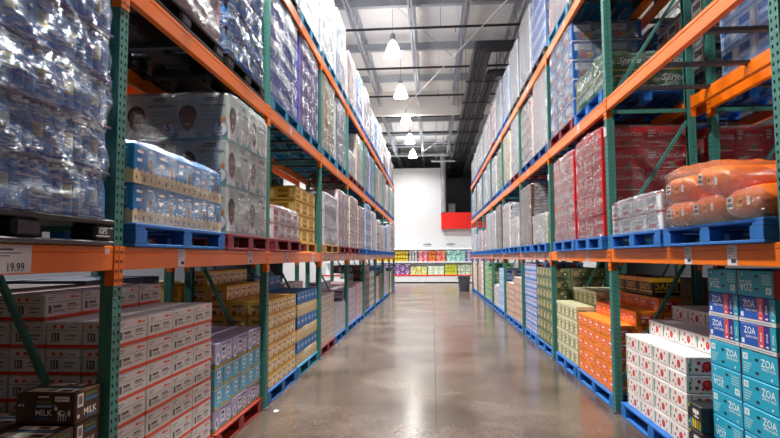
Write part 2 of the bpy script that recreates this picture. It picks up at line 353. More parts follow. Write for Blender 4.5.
def D_diaper(mb, w, d, h):
    k = H('#33343c'); wt = H('#f2f3f5'); tl = H('#7fb0ae'); sk = H('#6e4334'); hr = H('#1f1815'); g = H('#9aa3a6')
    for fc in ('F', 'L', 'R'):
        f = Face(mb, w, d, h, fc)
        f.rect(0, 0, 1, .17, tl)
        f.poly([(.02, .06), (.42, .06), (.36, .20), (.28, .27), (.16, .27), (.07, .20)], wt)
        f.rect(.19, .20, .26, .34, sk); f.ell(.225, .56, .205, hr, .22); f.ell(.225, .46, .165, sk, .24)
        f.ell(.185, .50, .02, hr); f.ell(.265, .50, .02, hr); f.ell(.225, .36, .055, H('#e9dcd4'), .022); f.ell(.225, .43, .03, H('#5a3428'), .025)
        f.rect(.56, .86, .80, .94, k); f.text('KIRKLAND', .68, .90, .05, wt, maxw=.2)
        f.text('diapers  pa\u00f1ales', .70, .76, .10, k, maxw=.5)
        for y in (.62, .54, .44): f.rect(.50, y, .84, y + .018, g)
        f.rect(.52, .08, .66, .16, wt); f.rect(.54, .10, .62, .13, tl)
        f.ell(.86, .24, .17, H('#8d8fc0'), n=20); f.ell(.86, .24, .15, wt, n=20); f.text('5', .86, .29, .17, k); f.rect(.82, .13, .90, .16, H('#8d8fc0'))
        f.ell(.93, .44, .05, H('#d98b4a')); f.rect(.915, .46, .925, .56, H('#d98b4a')); f.rect(.94, .46, .95, .55, H('#d98b4a'))
def D_oat(mb, w, d, h):
    for fc in ('F', 'L', 'R'):
        f = Face(mb, w, d, h, fc); wt = H('#eaf3fa')
        P = [(0, 0)] + [(i / 8.0, .34 + (.05 if i % 2 else -.04)) for i in range(9)] + [(1, 0)]
        f.poly(P, H('#e3cfa2')); f.rect(.10, .10, .16, .2, H('#7a6440')); f.rect(.42, .08, .5, .2, H('#7a6440')); f.rect(.74, .1, .8, .2, H('#7a6440'))
        f.rect(.10, .74, .44, .90, H('#1d6cae')); f.rect(.14, .78, .40, .85, wt); f.rect(.60, .44, .88, .84, H('#4f9fd0')); f.ell(.74, .52, .10, H('#8a5a34'), .17); f.rect(.62, .86, .86, .90, wt)
        f.rect(.14, .56, .36, .64, wt)
def D_plain(a, b, c):
    def D(mb, w, d, h):
        for fc in ('F', 'L', 'R'):
            f = Face(mb, w, d, h, fc); f.rect(.08, .52, .62, .80, H(a)); f.rect(.68, .2, .92, .8, H(b)); f.rect(.08, .16, .58, .36, H(c)); f.rect(0, .93, 1, 1, H(c))
    return D
def D_dots(a, b):
    def D(mb, w, d, h):
        for fc in ('F', 'L', 'R'):
            f = Face(mb, w, d, h, fc); f.rect(.05, .30, .95, .72, H(b))
            for i in range(3): f.ell(.18 + .32 * i, .16, .12, H(a)); f.ell(.18 + .32 * i, .84, .11, H(a))
    return D
DES = {  # name: (body colour, decorator)
 'milk': (W_, D_milk), 'choc': ('#4a2a17', D_choc), 'lav': ('#b4b0d4', D_lav), 'cyan': ('#62b7dc', D_cyan), 'gold': ('#f0c862', D_gold),
 'blueband': ('#1273c0', D_blueband), 'cream': ('#e6d3a6', D_cream), 'whitebox': ('#dcd6d0', D_whitebox), 'cherry': ('#e9e4e1', D_cherry),
 'teal': ('#16a6c8', D_teal(False)), 'tealflip': ('#16a6c8', D_teal(True)), 'zoablue': ('#1556b4', D_zoablue), 'pouch': ('#1d1d20', D_pouch),
 'orange': ('#f5861a', D_orange), 'khaki': ('#b7b58c', D_khaki), 'paste': ('#8fa6d2', D_paste), 'bag': ('#6f7a56', D_bag), 'coffee': ('#cbb3a2', D_coffee),
 'dads': ('#241a12', D_dads), 'coke': ('#c8121f', D_coke), 'sprite': ('#0f6a34', D_sprite), 'cereal': ('#1d5fae', D_cereal), 'diaper': ('#c6d2cd', D_diaper),
 'oat': ('#1b84cc', D_oat), 'brown': ('#6b4a36', D_plain('#5a3c2a', '#8a6a50', '#4f3526')), 'darkbox': ('#3a2624', D_plain('#2c1c1c', '#5a3c34', '#251818')),
 'pink': ('#b9929c', D_plain('#b98a9a', '#e9dde2', '#a98c96')), 'bluecap': ('#7f95d8', D_dots('#1a35b8', '#b9c4e4')), 'purple': ('#7668c2', D_plain('#6f5fb4', '#d6d2ea', '#5a4aa0')),
 'yelwhite': ('#e3dcc6', D_plain('#e0b81e', '#f0ece0', '#e6c63a')), 'greywhite': ('#b4bcca', D_plain('#8796b0', '#d6dbe4', '#7080a0')), 'redwhite': ('#d2c4c2', D_plain('#c2322c', '#f0ecea', '#d0685e')),
 'white': ('#cdced4', D_plain('#a9b2c4', '#dcdde2', '#b8bac4')), 'bluewhite': ('#aec4e4', D_plain('#2a62c2', '#eef2f8', '#5f96d6')), 'pinkwhite': ('#cdb9bd', D_plain('#d0808e', '#f2ecec', '#c9a4a8')),
 'reddots': ('#d9d2d4', D_dots('#b8202a', '#e8e4e6')), 'bluedots': ('#8fb0e0', D_dots('#1346c0', '#c9d6ec')), 'greydots': ('#c0bdb8', D_dots('#5f5a56', '#dcd9d4')), 'green': ('#4f9a6a', D_plain('#2f7a48', '#cfe0d0', '#d8d0a0')),
 'orangewhite': ('#e0d6cc', D_plain('#d8662a', '#f2ece4', '#c9442a')), 'labelled': ('#dcdad8', D_plain('#3a2c2a', '#c96a3a', '#8a8886')), 'teallid': ('#d6dadc', D_plain('#1f8a94', '#eef0f0', '#a9b4b8')),
 'purplewhite': ('#ded6e2', D_plain('#6f3a8c', '#e9e4ec', '#a86aa8')), 'darkbottle': ('#4a4446', D_plain('#a02c30', '#8f8a90', '#2c2628')), 'yellowcase': ('#cfa53a', D_plain('#a87c20', '#e6cf86', '#8a5f18')), 'silver': ('#c4c6ca', D_plain('#9a9da4', '#dfe1e4', '#b03a3c')),
 'navy': ('#2a4468', D_plain('#1f3450', '#5f80a8', '#18293f')), 'greentea': ('#5a8a52', D_plain('#e0d8b0', '#2f6a3a', '#c2b060')),
}
CM = {}
def carton(design, w, d, h):
    k = (design, round(w, 3), round(d, 3), round(h, 3))
    if k not in CM:
        mb = MB(); col, fn = DES[design]; mb.bbox(-w / 2, w / 2, -d / 2, d / 2, 0, h, mat('carton_' + design, col, .5, vary=.06, scale=12), min(.006, h * .04))
        fn(mb, w, d, h); CM[k] = mb.mesh('carton_' + design)
    return CM[k]

# ------------------------------------------------------------------ the aisle's layout
LX, RX = -1.84, 1.92                 # aisle faces of the two racks
BAYS = {'L': [3.14 + 3.03 * n for n in range(-1, 9)], 'R': [3.18 + 3.06 * n for n in range(-1, 9)]}   # near corner of each frame
LEV = (1.66, 3.32, 4.98)             # beam centres
BEAM_H = .14; DEPTH = .94; POST_W = .09; POST_D = .075
PAL_H = .144
def SIDE(side):                      # sign, face plane, rotation that turns a front to the aisle
    return (-1, LX, math.pi / 2) if side == 'L' else (1, RX, -math.pi / 2)
def slot(side, bay, s):              # extent along the aisle of the two pallet places of a bay
    p = BAYS[side][bay]; return (p + .14, p + 1.52) if s == 'a' else (p + 1.58, p + 2.96)
def lev_z(level): return 0.0 if level == 0 else LEV[level - 1] + BEAM_H / 2 + .001
NTH = {1: 'first', 2: 'second', 3: 'third', 4: 'fourth', 5: 'fifth', 6: 'sixth', 7: 'seventh', 8: 'eighth', 9: 'ninth'}
RACKN = {'L': 'milk rack', 'R': 'drink rack'}
LEVN = {0: 'floor level', 1: 'first beam level', 2: 'second beam level', 3: 'top beam level'}

# ------------------------------------------------------------------ the building
m = mat('polished_concrete', '#8a7d72', .17, vary=.0)
nt = m.node_tree; b = nt.nodes['Principled BSDF']; L = nt.links
tc = nt.nodes.new('ShaderNodeTexCoord')
na = nt.nodes.new('ShaderNodeTexNoise'); na.inputs['Scale'].default_value = .9; na.inputs['Detail'].default_value = 8; na.inputs['Roughness'].default_value = .62
nb = nt.nodes.new('ShaderNodeTexNoise'); nb.inputs['Scale'].default_value = 26; nb.inputs['Detail'].default_value = 6
L.new(tc.outputs['Object'], na.inputs['Vector']); L.new(tc.outputs['Object'], nb.inputs['Vector'])
cr = nt.nodes.new('ShaderNodeValToRGB'); cr.color_ramp.elements[0].position = .32; cr.color_ramp.elements[0].color = lin('#493d35'); cr.color_ramp.elements[1].position = .70; cr.color_ramp.elements[1].color = lin('#74675c')
mixn = nt.nodes.new('ShaderNodeMath'); mixn.operation = 'MULTIPLY_ADD'; L.new(nb.outputs['Fac'], mixn.inputs[0]); mixn.inputs[1].default_value = .35; L.new(na.outputs['Fac'], mixn.inputs[2])
sub = nt.nodes.new('ShaderNodeMath'); sub.operation = 'SUBTRACT'; L.new(mixn.outputs[0], sub.inputs[0]); sub.inputs[1].default_value = .17
L.new(sub.outputs[0], cr.inputs['Fac']); L.new(cr.outputs['Color'], b.inputs['Base Color'])
rr = nt.nodes.new('ShaderNodeMapRange'); rr.inputs['To Min'].default_value = .10; rr.inputs['To Max'].default_value = .30; L.new(na.outputs['Fac'], rr.inputs['Value']); L.new(rr.outputs[0], b.inputs['Roughness'])
bp = nt.nodes.new('ShaderNodeBump'); bp.inputs['Strength'].default_value = .04; bp.inputs['Distance'].default_value = .01; L.new(na.outputs['Fac'], bp.inputs['Height']); L.new(bp.outputs['Normal'], b.inputs['Normal'])
M_FLOOR = m; M_JOINT = mat('floor_joint', '#3d3733', .8)
mb = MB(); jx = .025
mb.box(-16, jx - .004, -12, 56, -.2, 0, M_FLOOR); mb.box(jx + .004, 16, -12, 56, -.2, 0, M_FLOOR); mb.box(jx - .004, jx + .004, -12, 56, -.2, -.004, M_JOINT)
struct(put('floor', mb.mesh('floor')))
M_DECK = mat('white_roof_deck', '#e6e3e0', .75, vary=.05, scale=1.5)
mb = MB(); CEIL = 10.27
for i in range(64):                                   # roof deck panels with shallow seams
    x = -16 + i * .5; mb.box(x + .006, x + .494, -12, 56, CEIL, CEIL + .05, M_DECK)
mb.box(-16, 16, -12, 56, CEIL + .012, CEIL + .2, M_DECK)
struct(put('ceiling', mb.mesh('ceiling')))
M_WALL = mat('insulated_white_panel', '#c9cacd', .55, vary=.03, scale=2)
M_DARKW = mat('dark_far_wall', '#64666e', .8)
mb = MB(); mb.box(-16, 16, 55.6, 55.8, 0, CEIL, M_DARKW); struct(put('wall_far', mb.mesh('wall_far')))
mb = MB(); mb.box(-16.2, -16, -12, 56, 0, CEIL, M_DARKW); struct(put('wall_left', mb.mesh('wall_left')))
mb = MB(); mb.box(16, 16.2, -12, 56, 0, CEIL, M_DARKW); struct(put('wall_right', mb.mesh('wall_right')))
mb = MB(); mb.box(-16, 16, -12.2, -12, 0, CEIL, M_WALL); struct(put('wall_behind', mb.mesh('wall_behind')))
# insulated cold room behind the aisle's end: a high block and a low one
wall = struct(bpy.data.objects.new('wall_cooler', None)); COL.objects.link(wall)
for i in range(9):
    x1 = .86 - i * 1.2; mb = MB(); mb.box(x1 - 1.197, x1, 37.0, 37.2, 0, 7.5, M_WALL); put('panel', mb.mesh('panel'), wall)
for i in range(8):
    x0 = .863 + i * 1.2; mb = MB(); mb.box(x0, x0 + 1.197, 37.0, 37.2, 0, 4.3, M_WALL); put('panel', mb.mesh('panel'), wall)
mb = MB(); mb.box(-10, .86, 37.2, 50, 7.3, 7.5, M_WALL); put('roof_panel', mb.mesh('roof_panel'), wall)
mb = MB(); mb.box(.86, 10.4, 37.2, 50, 4.1, 4.3, M_WALL); put('roof_panel', mb.mesh('roof_panel'), wall)
# roof joists run with the aisle, purlins and sprinkler pipes across it
def joist(x, y0, y1, zb, zt):
    e = bpy.data.objects.new('roof_joist', None); COL.objects.link(e); struct(e); e.location = (x, y0, 0); Ln = y1 - y0
    mb = MB()
    for s in (-1, 1): mb.box(s * .05 - .03, s * .05 + .03, 0, Ln, zb, zb + .07, M_JOIST); mb.box(s * .05 - .015, s * .05 + .015, 0, Ln, zb + .07, zb + .16, M_JOIST)
    put('bottom_chord', mb.mesh('bottom_chord'), e)
    mb = MB(); mb.box(-.08, .08, 0, Ln, zt - .08, zt, M_JOIST); put('top_chord', mb.mesh('top_chord'), e)
    n = int(Ln / .75); mb = MB()
    for i in range(n):
        a = Ln * i / n; c = Ln * (i + 1) / n; hgt = (zb + .06, zt - .06)
        mb.bar((0, a, hgt[i % 2]), (0, c, hgt[1 - i % 2]), .035, .035, M_JOIST)
    o = put('web_bars', mb.mesh('web_bars'), e); o['kind'] = 'stuff'
for x in (-9.9, -8.1, -6.26, -4.42, -2.58, -.62, 1.18, 2.97, 4.8, 6.66, 8.5):
    joist(x, -10, 28.6, 9.43, CEIL); joist(x, 29.5, 53, 9.15, CEIL - .1)
mb = MB(); mb.box(-15.9, 15.9, 28.84, 29.2, 9.04, CEIL, M_DECK); struct(put('trim_1', mb.mesh('trim_1')))
for i, y in enumerate([18.0 + 3.98 * k for k in range(-4, 8)]):
    mb = MB(); mb.box(-14, 14, y - .05, y + .05, 9.9, 10.18, M_JOIST); mb.box(-14, 14, y - .09, y + .09, 9.88, 9.9, M_JOIST)
    struct(put('roof_purlin', mb.mesh('roof_purlin')))
    if y < 38:
        mb = MB(); mb.tube([(-14, y + .39, 9.3), (14, y + .39, 9.3)], .045, M_PIPE)
        for x in (-10.6, -7, -3.4, .35, 3.9, 7.4): mb.tube([(x, y + .39, 9.3), (x, y + .39, CEIL - .004)], .008, M_PIPE, 5); mb.lathe([(0, 9.13), (.03, 9.14), (.012, 9.18), (.012, 9.27)], mat('brass', '#a9703a', .4, .8), 8, x + .5, y + .39)
        tag(put('sprinkler_pipe', mb.mesh('sprinkler_pipe')), 'black sprinkler pipe hung across the aisle below the roof deck', 'pipe', 'sprinkler pipes under the roof')
M_WCON = mat('white_conduit', '#c9ccd2', .5)
for i, (a, c, lb) in enumerate((((2.46, 15.5, 9.12), (-1.46, 28.2, 9.10), 'white conduit slanting across the aisle from the duct side to the hanging lamps'),
                               ((-1.8, 16.1, 9.8), (1.12, 23.1, 9.8), 'thin slanting bracing rod under the roof deck beside the hanging lamps'),
                               ((1.18, 34.2, 9.145), (-.62, 39.8, 9.145), 'short pale conduit slanting beside the foil-wrapped column'))):
    mb = MB(); mb.tube([a, c], .02 if i != 1 else .012, M_WCON if i != 1 else M_JOIST, 6); tag(put('conduit', mb.mesh('conduit')), lb, 'conduit')
for i, (z, x0, x1, y) in enumerate(((8.2, -2.6, 1.1, 36.2), (7.72, 0.0, 1.5, 35.7))):
    mb = MB(); mb.tube([(x0, y, z), (x1, y, z)], .05, M_WCON, 8)
    for x in (x0 + .3, x1 - .3): mb.tube([(x, y, z), (x, y, CEIL)], .015, M_WCON, 5)
    tag(put('overhead_pipe', mb.mesh('overhead_pipe')), ['long white pipe hung over the top edge of the cold room wall', 'short white pipe hung beside the foil-wrapped column'][i], 'pipe')
# dark cable ducts along the right of the roof
def duct(x, y0, xe, z, lb):
    mb = MB(); pts = [(xe, y0, z)] + [(x + .12 - .12 * math.sin(t), y0 + .12 - .12 * math.cos(t) , z) for t in (0, .5, 1.05, math.pi / 2)] + [(x, 50, z)]
    mb.tube(pts, .106, M_DUCT, 12); o = put('cable_duct', mb.mesh('cable_duct', True)); tag(o, lb, 'duct', 'dark ducts under the roof')
for i in range(3): duct(1.57 + .224 * i, 18.6 + .246 * i, 4.0, 8.76, 'dark tube of the long duct bank over the energy drink rack, turning sideways first')
for i in range(2): duct(2.27 + .224 * i, 21.5 + .224 * i, 4.0, 8.76, 'dark tube of the long duct bank over the energy drink rack, starting farther in')
for i in range(9):
    y = 22.3 + 3.08 * i; mb = MB(); mb.box(1.40, 2.66, y - .04, y + .04, 8.61, 8.65, M_DUCT)
    for x in (1.42, 2.64): mb.tube([(x, y, 8.63), (x, y, CEIL)], .01, M_PIPE, 5)
    tag(put('duct_hanger', mb.mesh('duct_hanger')), 'thin dark hanger strap under the bank of ducts', 'hanger', 'duct hangers')

# ------------------------------------------------------------------ high-bay lamps
M_SHADE = emit('glowing_acrylic_shade', '#fffdf6', SHADE_GLOW); M_BALL = mat('lamp_ballast', '#9a9ca2', .4, .5)
mb = MB(); mb.lathe([(.06, 0), (.08, -.03), (.145, -.11), (.21, -.27), (.275, -.47), (.30, -.56)], M_SHADE, 20); mb.lathe([(.30, -.56), (.15, -.565), (0, -.57)], M_SHADE, 20)
SH = mb.mesh('shade', True)
mb = MB(); mb.lathe([(0, .26), (.06, .26), (.085, .22), (.085, .04), (.06, 0), (0, 0)], M_BALL, 14); HOUS = mb.mesh('housing', True)
mb = MB(); mb.tube([(0, 0, .26), (0, 0, 1.14)], .008, M_PIPE, 5); ROD = mb.mesh('hanging_rod')
for X in (-1.29, -9.3, 9.3):
    for k in range(-3, 5) if X == -1.29 else range(-3, 4):
        y = 19.0 + 4.96 * k
        t = bpy.data.objects.new('high_bay_lamp', None); COL.objects.link(t); t.location = (X, y, LAMP_Z + .25)
        tag(t, 'glowing bell-shaped lamp over %s, %s from cold room wall' % ('the aisle' if X == -1.29 else 'the aisle behind milk rack' if X < 0 else 'the aisle behind drink rack', 'first second third fourth fifth sixth seventh eighth ninth tenth'.split()[4 - k]), 'lamp', 'high-bay lamps')
        put('shade', SH, t); put('housing', HOUS, t); put('hanging_rod', ROD, t)
        ld = bpy.data.lights.new('lamp_light', 'AREA'); ld.shape = 'DISK'; ld.size = .42; ld.spread = 2.35; ld.energy = LAMP_POWER; ld.color = (1.0, .98, .95)
        lo = bpy.data.objects.new('lamp_light', ld); COL.objects.link(lo); lo.parent = t; lo.location = (0, 0, -.59)

# ------------------------------------------------------------------ pallet racks
def perforated(mb, o, U, V, n, w, h, cols, rw, rh, m, pitch=.05):   # a sheet with punched holes, as real openings
    o = Vector(o); U = Vector(U); V = Vector(V)
    rows = int(h / pitch); cw = w / cols
    for c in range(cols):
        for r in range(rows):
            cx = (c + .5) * cw; cy = (r + .5) * pitch
            outer = [(c * cw, r * pitch), ((c + 1) * cw, r * pitch), ((c + 1) * cw, (r + 1) * pitch), (c * cw, (r + 1) * pitch)]
            inner = [(cx - rw, cy - rh * .6), (cx + rw, cy - rh * .6), (cx + rw, cy + rh), (cx - rw, cy + rh)]
            P = [o + U * a + V * b_ for a, b_ in outer + inner]
            mb.add(P, [(0, 1, 5, 4), (1, 2, 6, 5), (2, 3, 7, 6), (3, 0, 4, 7)], m)
    if rows * pitch < h - .001:
        P = [o + U * a + V * b_ for a, b_ in ((0, rows * pitch), (w, rows * pitch), (w, h), (0, h))]; mb.add(P, [(0, 1, 2, 3)], m)
POST_H = 5.05
def post_mesh():
    mb = MB(); w = POST_W; d = POST_D; h = POST_H          # front at y=0 facing -y, channel open behind
    perforated(mb, (-w / 2, 0, 0), (1, 0, 0), (0, 0, 1), None, w, h, 2, .0075, .013, M_GREEN)
    perforated(mb, (w / 2, 0, 0), (0, 1, 0), (0, 0, 1), None, d, h, 1, .006, .007, M_GREEN)
    perforated(mb, (-w / 2, d, 0), (0, -1, 0), (0, 0, 1), None, d, h, 1, .006, .007, M_GREEN)
    mb.box(-w / 2, -w / 2 + .02, d, d + .003, 0, h, M_GREEN); mb.box(w / 2 - .02, w / 2, d, d + .003, 0, h, M_GREEN)
    mb.box(-w / 2 + .004, w / 2 - .004, d * .55, d * .6, 0, h, mat('channel_shade', '#1f3b36', .7))  # added dark sheet: paints the shade inside the channel, seen through the holes
    return mb.mesh('post')
POST = post_mesh()
def foot_mesh():
    mb = MB(); mb.bbox(-.08, .08, -.03, .12, 0, .012, M_STEEL, .003)
    for x in (-.06, .06): mb.lathe([(.014, .012), (.014, .026), (0, .028)], M_STEEL, 6, x, .04)
    return mb.mesh('foot_plate')
FOOT = foot_mesh()
BM = {}
def beam_mesh(Ln):
    k = round(Ln, 3)
    if k not in BM:
        mb = MB(); mb.bbox(0, Ln, 0, .05, -BEAM_H / 2, BEAM_H / 2 - .035, M_ORANGE, .006); mb.bbox(0, Ln, 0, .03, BEAM_H / 2 - .036, BEAM_H / 2, M_ORANGE, .005)
        BM[k] = mb.mesh('beam')
    return BM[k]
def conn_mesh(sgn):                                        # hooked end plate, wraps the post's corner
    mb = MB(); x0, x1 = (0, POST_W / 2 - .002) if sgn > 0 else (-POST_W / 2 + .002, 0)
    mb.bbox(x0, x1, -.007, -.001, -.16, BEAM_H / 2 + .002, M_ORANGE, .002)
    xe = 0 if sgn > 0 else -.006
    mb.box(xe - .001, xe + .005, -.006, .05, -.16, BEAM_H / 2 + .002, M_ORANGE)
    for r in range(4):
        for c in (.3, .7):
            cx = x0 + (x1 - x0) * c; z = -.13 + .055 * r
            mb.add([(cx - .006, -.0078, z - .008), (cx + .006, -.0078, z - .008), (cx + .006, -.0078, z + .010), (cx - .006, -.0078, z + .010)], [(0, 1, 2, 3)], M_INK)  # plate holes as flat dark quads, their inner shade painted on
    return mb.mesh('connector')
CONN = {1: conn_mesh(1), -1: conn_mesh(-1)}
def tag_mesh(w, h, price=None):
    mb = MB(); mb.box(-w / 2, w / 2, -.0022, 0, -h / 2, h / 2, M_TAG); f = Face(mb, w, .0044, h, 'F', -h / 2)
    f.rect(.08, .80, .62, .86, M_INK if price else H('#8a8790')); f.rect(.08, .68, .80, .73, H('#8a8790')); f.rect(.08, .58, .55, .63, H('#8a8790')); f.rect(.08, .40, .3, .43, H('#8a8790'))
    if price: f.text(price, .68, .21, .30, M_INK, maxw=.56)
    else: f.rect(.40, .12, .88, .30, M_INK)
    return mb.mesh('price_tag')
TAGM = tag_mesh(.115, .125); TAGP = tag_mesh(.12, .13); TAGBIG = tag_mesh(.30, .125, '19.99')
TAGW = tag_mesh(.09, .11); TAGF = tag_mesh(.16, .12)
XB = {}
def rack(side, rear, lab, y_list, only=None):
    s, X0, rz = SIDE(side); root = bpy.data.objects.new('pallet_rack', None); COL.objects.link(root)
    XR = X0 if not rear else X0 + s * (DEPTH + .16)
    root.location = (XR, y_list[0], 0); tag(root, lab, 'rack', 'pallet racks')
    def P(name, me, d, y, z, turn=False, parent=root):       # d is measured into the rack from its aisle face
        o = put(name, me, None, (s * d, y - y_list[0], z), rz + (math.pi if turn else 0)); o.parent = root; return o
    braces = ((.30, 1.72), (1.92, 3.12), (3.40, 4.62)) if side == 'R' else ((.28, 1.80), (1.95, 3.12), (3.40, 4.62))
    for y in y_list:
        yc = y + POST_W / 2
        for d, tn in ((0, False), (DEPTH, True)):
            P('post', POST, d, yc, 0, tn); P('foot_plate', FOOT, d, yc, 0, tn)
        for z0, z1 in braces:
            k = ('br', round(z1 - z0, 3), s)
            if k not in XB: mb = MB(); mb.bar((s * POST_D, 0, 0), (s * (DEPTH - POST_D), 0, z1 - z0), .03, .042, M_GREEN, (0, 1, 0)); XB[k] = mb.mesh('brace')
            o = put('brace', XB[k], None, (0, yc - y_list[0], z0)); o.parent = root
        for z in (.2, 1.84, 3.24, 4.8):
            k = ('st', s)
            if k not in XB: mb = MB(); mb.bar((s * POST_D, 0, 0), (s * (DEPTH - POST_D), 0, 0), .03, .04, M_GREEN); XB[k] = mb.mesh('strut')
            o = put('strut', XB[k], None, (0, yc - y_list[0], z)); o.parent = root
    for i in range(len(y_list) - 1):
        ya = y_list[i] + POST_W + .001; yb = y_list[i + 1] - .001; Ln = yb - ya
        for li, z in enumerate(LEV):
            for d, tn in ((.001, False), (DEPTH - .001, True)):
                left = ya if (side == 'L') ^ tn else yb         # local x=0 end
                bm = P('beam', beam_mesh(Ln), d, left, z, tn)
                for e, sg in ((0, -1), (Ln, 1)):
                    c = put('connector', CONN[sg], bm, (e, 0, 0))
                    if li == 0 and not tn and not rear and side == 'L' and i == 0 and sg > 0:
                        mk = MB(); f0 = .012 if sg > 0 else -.05
                        for q in range(2): mk.add([(f0 + q * .024, -.0085, .02), (f0 + .014 + q * .024, -.0085, .02), (f0 + .014 + q * .024, -.0085, .055), (f0 + q * .024, -.0085, .055), (f0 + .007 + q * .024, -.0085, .03)], [(0, 4, 1, 2, 3)], M_TAG)
                        # two small white arrow stickers on the end plate
                        put('sticker', mk.mesh('sticker'), bm, (e - (.1 if sg > 0 else -.1), .0065, 0))
                if not tn and not rear:
                    if li == 0:
                        n = 2 if y_list[i] < 8.5 else 8
                        for q in range(n):
                            x = Ln * (q + .5) / n + random.uniform(-.08, .08)
                            if n == 2: x = (Ln * ((.62, .83) if i == 1 else (.3, .72))[q] if side == 'R' else Ln * (.27, .80)[q])
                            if side == 'L' and i == 0:
                                if q == 0: put('price_tag', TAGBIG, bm, (2.315 - ya, -.0005, 0))
                                continue
                            put('price_tag', TAGP if (n == 2 and side == 'R' and i == 1) else TAGM, bm, (x, -.0005, 0)) if n == 2 else put('price_tag', TAGF, bm, (x, -.0005, 0))
                    elif i >= 2:
                        put('price_tag', TAGW, bm, (Ln * random.uniform(.3, .7), -.0005, 0))
            for q in range(4):
                y = ya + Ln * (.13, .37, .63, .87)[q]; k = ('xb', s)
                if k not in XB: mb = MB(); mb.box(min(s * .034, s * (DEPTH - .034)), max(s * .034, s * (DEPTH - .034)), -.03, .03, BEAM_H / 2 - .034, BEAM_H / 2 - .002, M_STEEL); XB[k] = mb.mesh('support_bar')
                o = put('support_bar', XB[k], None, (0, y - y_list[0], z)); o.parent = root
    return root
RL = rack('L', False, 'green and orange pallet rack holding the white milk cartons and chocolate milk', BAYS['L'])
RR = rack('R', False, 'green and orange pallet rack holding the teal energy drink cartons', BAYS['R'])
rack('L', True, 'pallet rack standing back to back behind the milk carton rack', BAYS['L'][:5])
rack('R', True, 'pallet rack standing back to back behind the energy drink rack', BAYS['R'][:6])
# white paper labels on the posts
for n, z in ((2, 3.02), (3, 2.95), (3, 4.2)):
    mb = MB(); mb.box(-.035, .035, -.012, -.002, -.05, .05, M_TAG); f = Face(mb, .07, .024, .1, 'F', -.05); f.rect(.15, .3, .85, .36, M_INK); f.rect(.15, .55, .7, .6, M_INK)
    o = put('paper_label', mb.mesh('paper_label'), None, (0, BAYS['R'][n] + POST_W / 2 - BAYS['R'][0], z), -math.pi / 2); o.parent = RR

# ------------------------------------------------------------------ pallets
PCOL = {'blue': '#1266b4', 'teal': '#1a7fa6', 'red': '#9c2a22', 'darkred': '#7a1a2a', 'wood': '#b98f54', 'black': '#1c1d21', 'navy': '#174a8a'}
PM = {}
def pallet(side, y0, y1, level, colour, label, group=None, xoff=0.0, depth=1.0, detail=True, zb=None):
    s, X0, rz = SIDE(side); w = y1 - y0; z = lev_z(level) if zb is None else zb
    xf = X0 + s * ((.02, -.05, .0, .0)[level] + xoff)
    M = M_BLACKPL if colour == 'black' else mat('pallet_' + colour, PCOL[colour], .6, vary=.22, scale=7)
    loc = (xf + s * depth / 2, (y0 + y1) / 2, z)
    def pieces():
        if colour == 'black':
            yield 'deck', (-w / 2, w / 2, -depth / 2, depth / 2, .115, PAL_H), .012
            for i in range(3):
                for j in range(3): cx = -w / 2 + .09 + (w - .18) * i / 2; cy = -depth / 2 + .08 + (depth - .16) * j / 2; yield 'foot', (cx - .09, cx + .09, cy - .08, cy + .08, .025, .115), .02
            for j in range(3): cy = -depth / 2 + .08 + (depth - .16) * j / 2; yield 'skid', (-w / 2, w / 2, cy - .08, cy + .08, 0, .026), .008
        else:
            for i in range(7): cy = -depth / 2 + .05 + (depth - .10) * i / 6; yield 'deck_board', (-w / 2, w / 2, cy - .05, cy + .05, .122, PAL_H), .003
            for i in range(3): cx = -w / 2 + .06 + (w - .12) * i / 2; yield 'stringer_board', (cx - .06, cx + .06, -depth / 2, depth / 2, .10, .1215), .003
            for i in range(3):
                for j in range(3): cx = -w / 2 + .075 + (w - .15) * i / 2; cy = -depth / 2 + .05 + (depth - .1) * j / 2; yield 'block', (cx - .07, cx + .07, cy - .05, cy + .05, .02, .0995), .003
            for j in range(3): cy = -depth / 2 + .05 + (depth - .1) * j / 2; yield 'bottom_board', (-w / 2, w / 2, cy - .05, cy + .05, 0, .0195), .003
    if detail:
        r = bpy.data.objects.new('pallet', None); COL.objects.link(r); r.location = loc; r.rotation_euler = (0, 0, rz)
        for i, (n, bx, bv) in enumerate(pieces()):
            k = (colour, n, tuple(round(a - c, 3) for a, c in zip(bx[1::2], bx[::2])))
            cx, cy, cz = (bx[0] + bx[1]) / 2, (bx[2] + bx[3]) / 2, bx[4]
            if k not in PM: mb = MB(); mb.bbox(bx[0] - cx, bx[1] - cx, bx[2] - cy, bx[3] - cy, 0, bx[5] - bx[4], M, bv); PM[k] = mb.mesh(n)
            put(n, PM[k], r, (cx, cy, cz))
    else:
        k = (colour, 'whole', round(w, 3), round(depth, 3))
        if k not in PM:
            mb = MB()
            for n, bx, bv in pieces(): mb.box(*bx, M)
            PM[k] = mb.mesh('pallet')
        r = put('pallet', PM[k], None, loc, rz)
    tag(r, label, 'pallet', group); return r

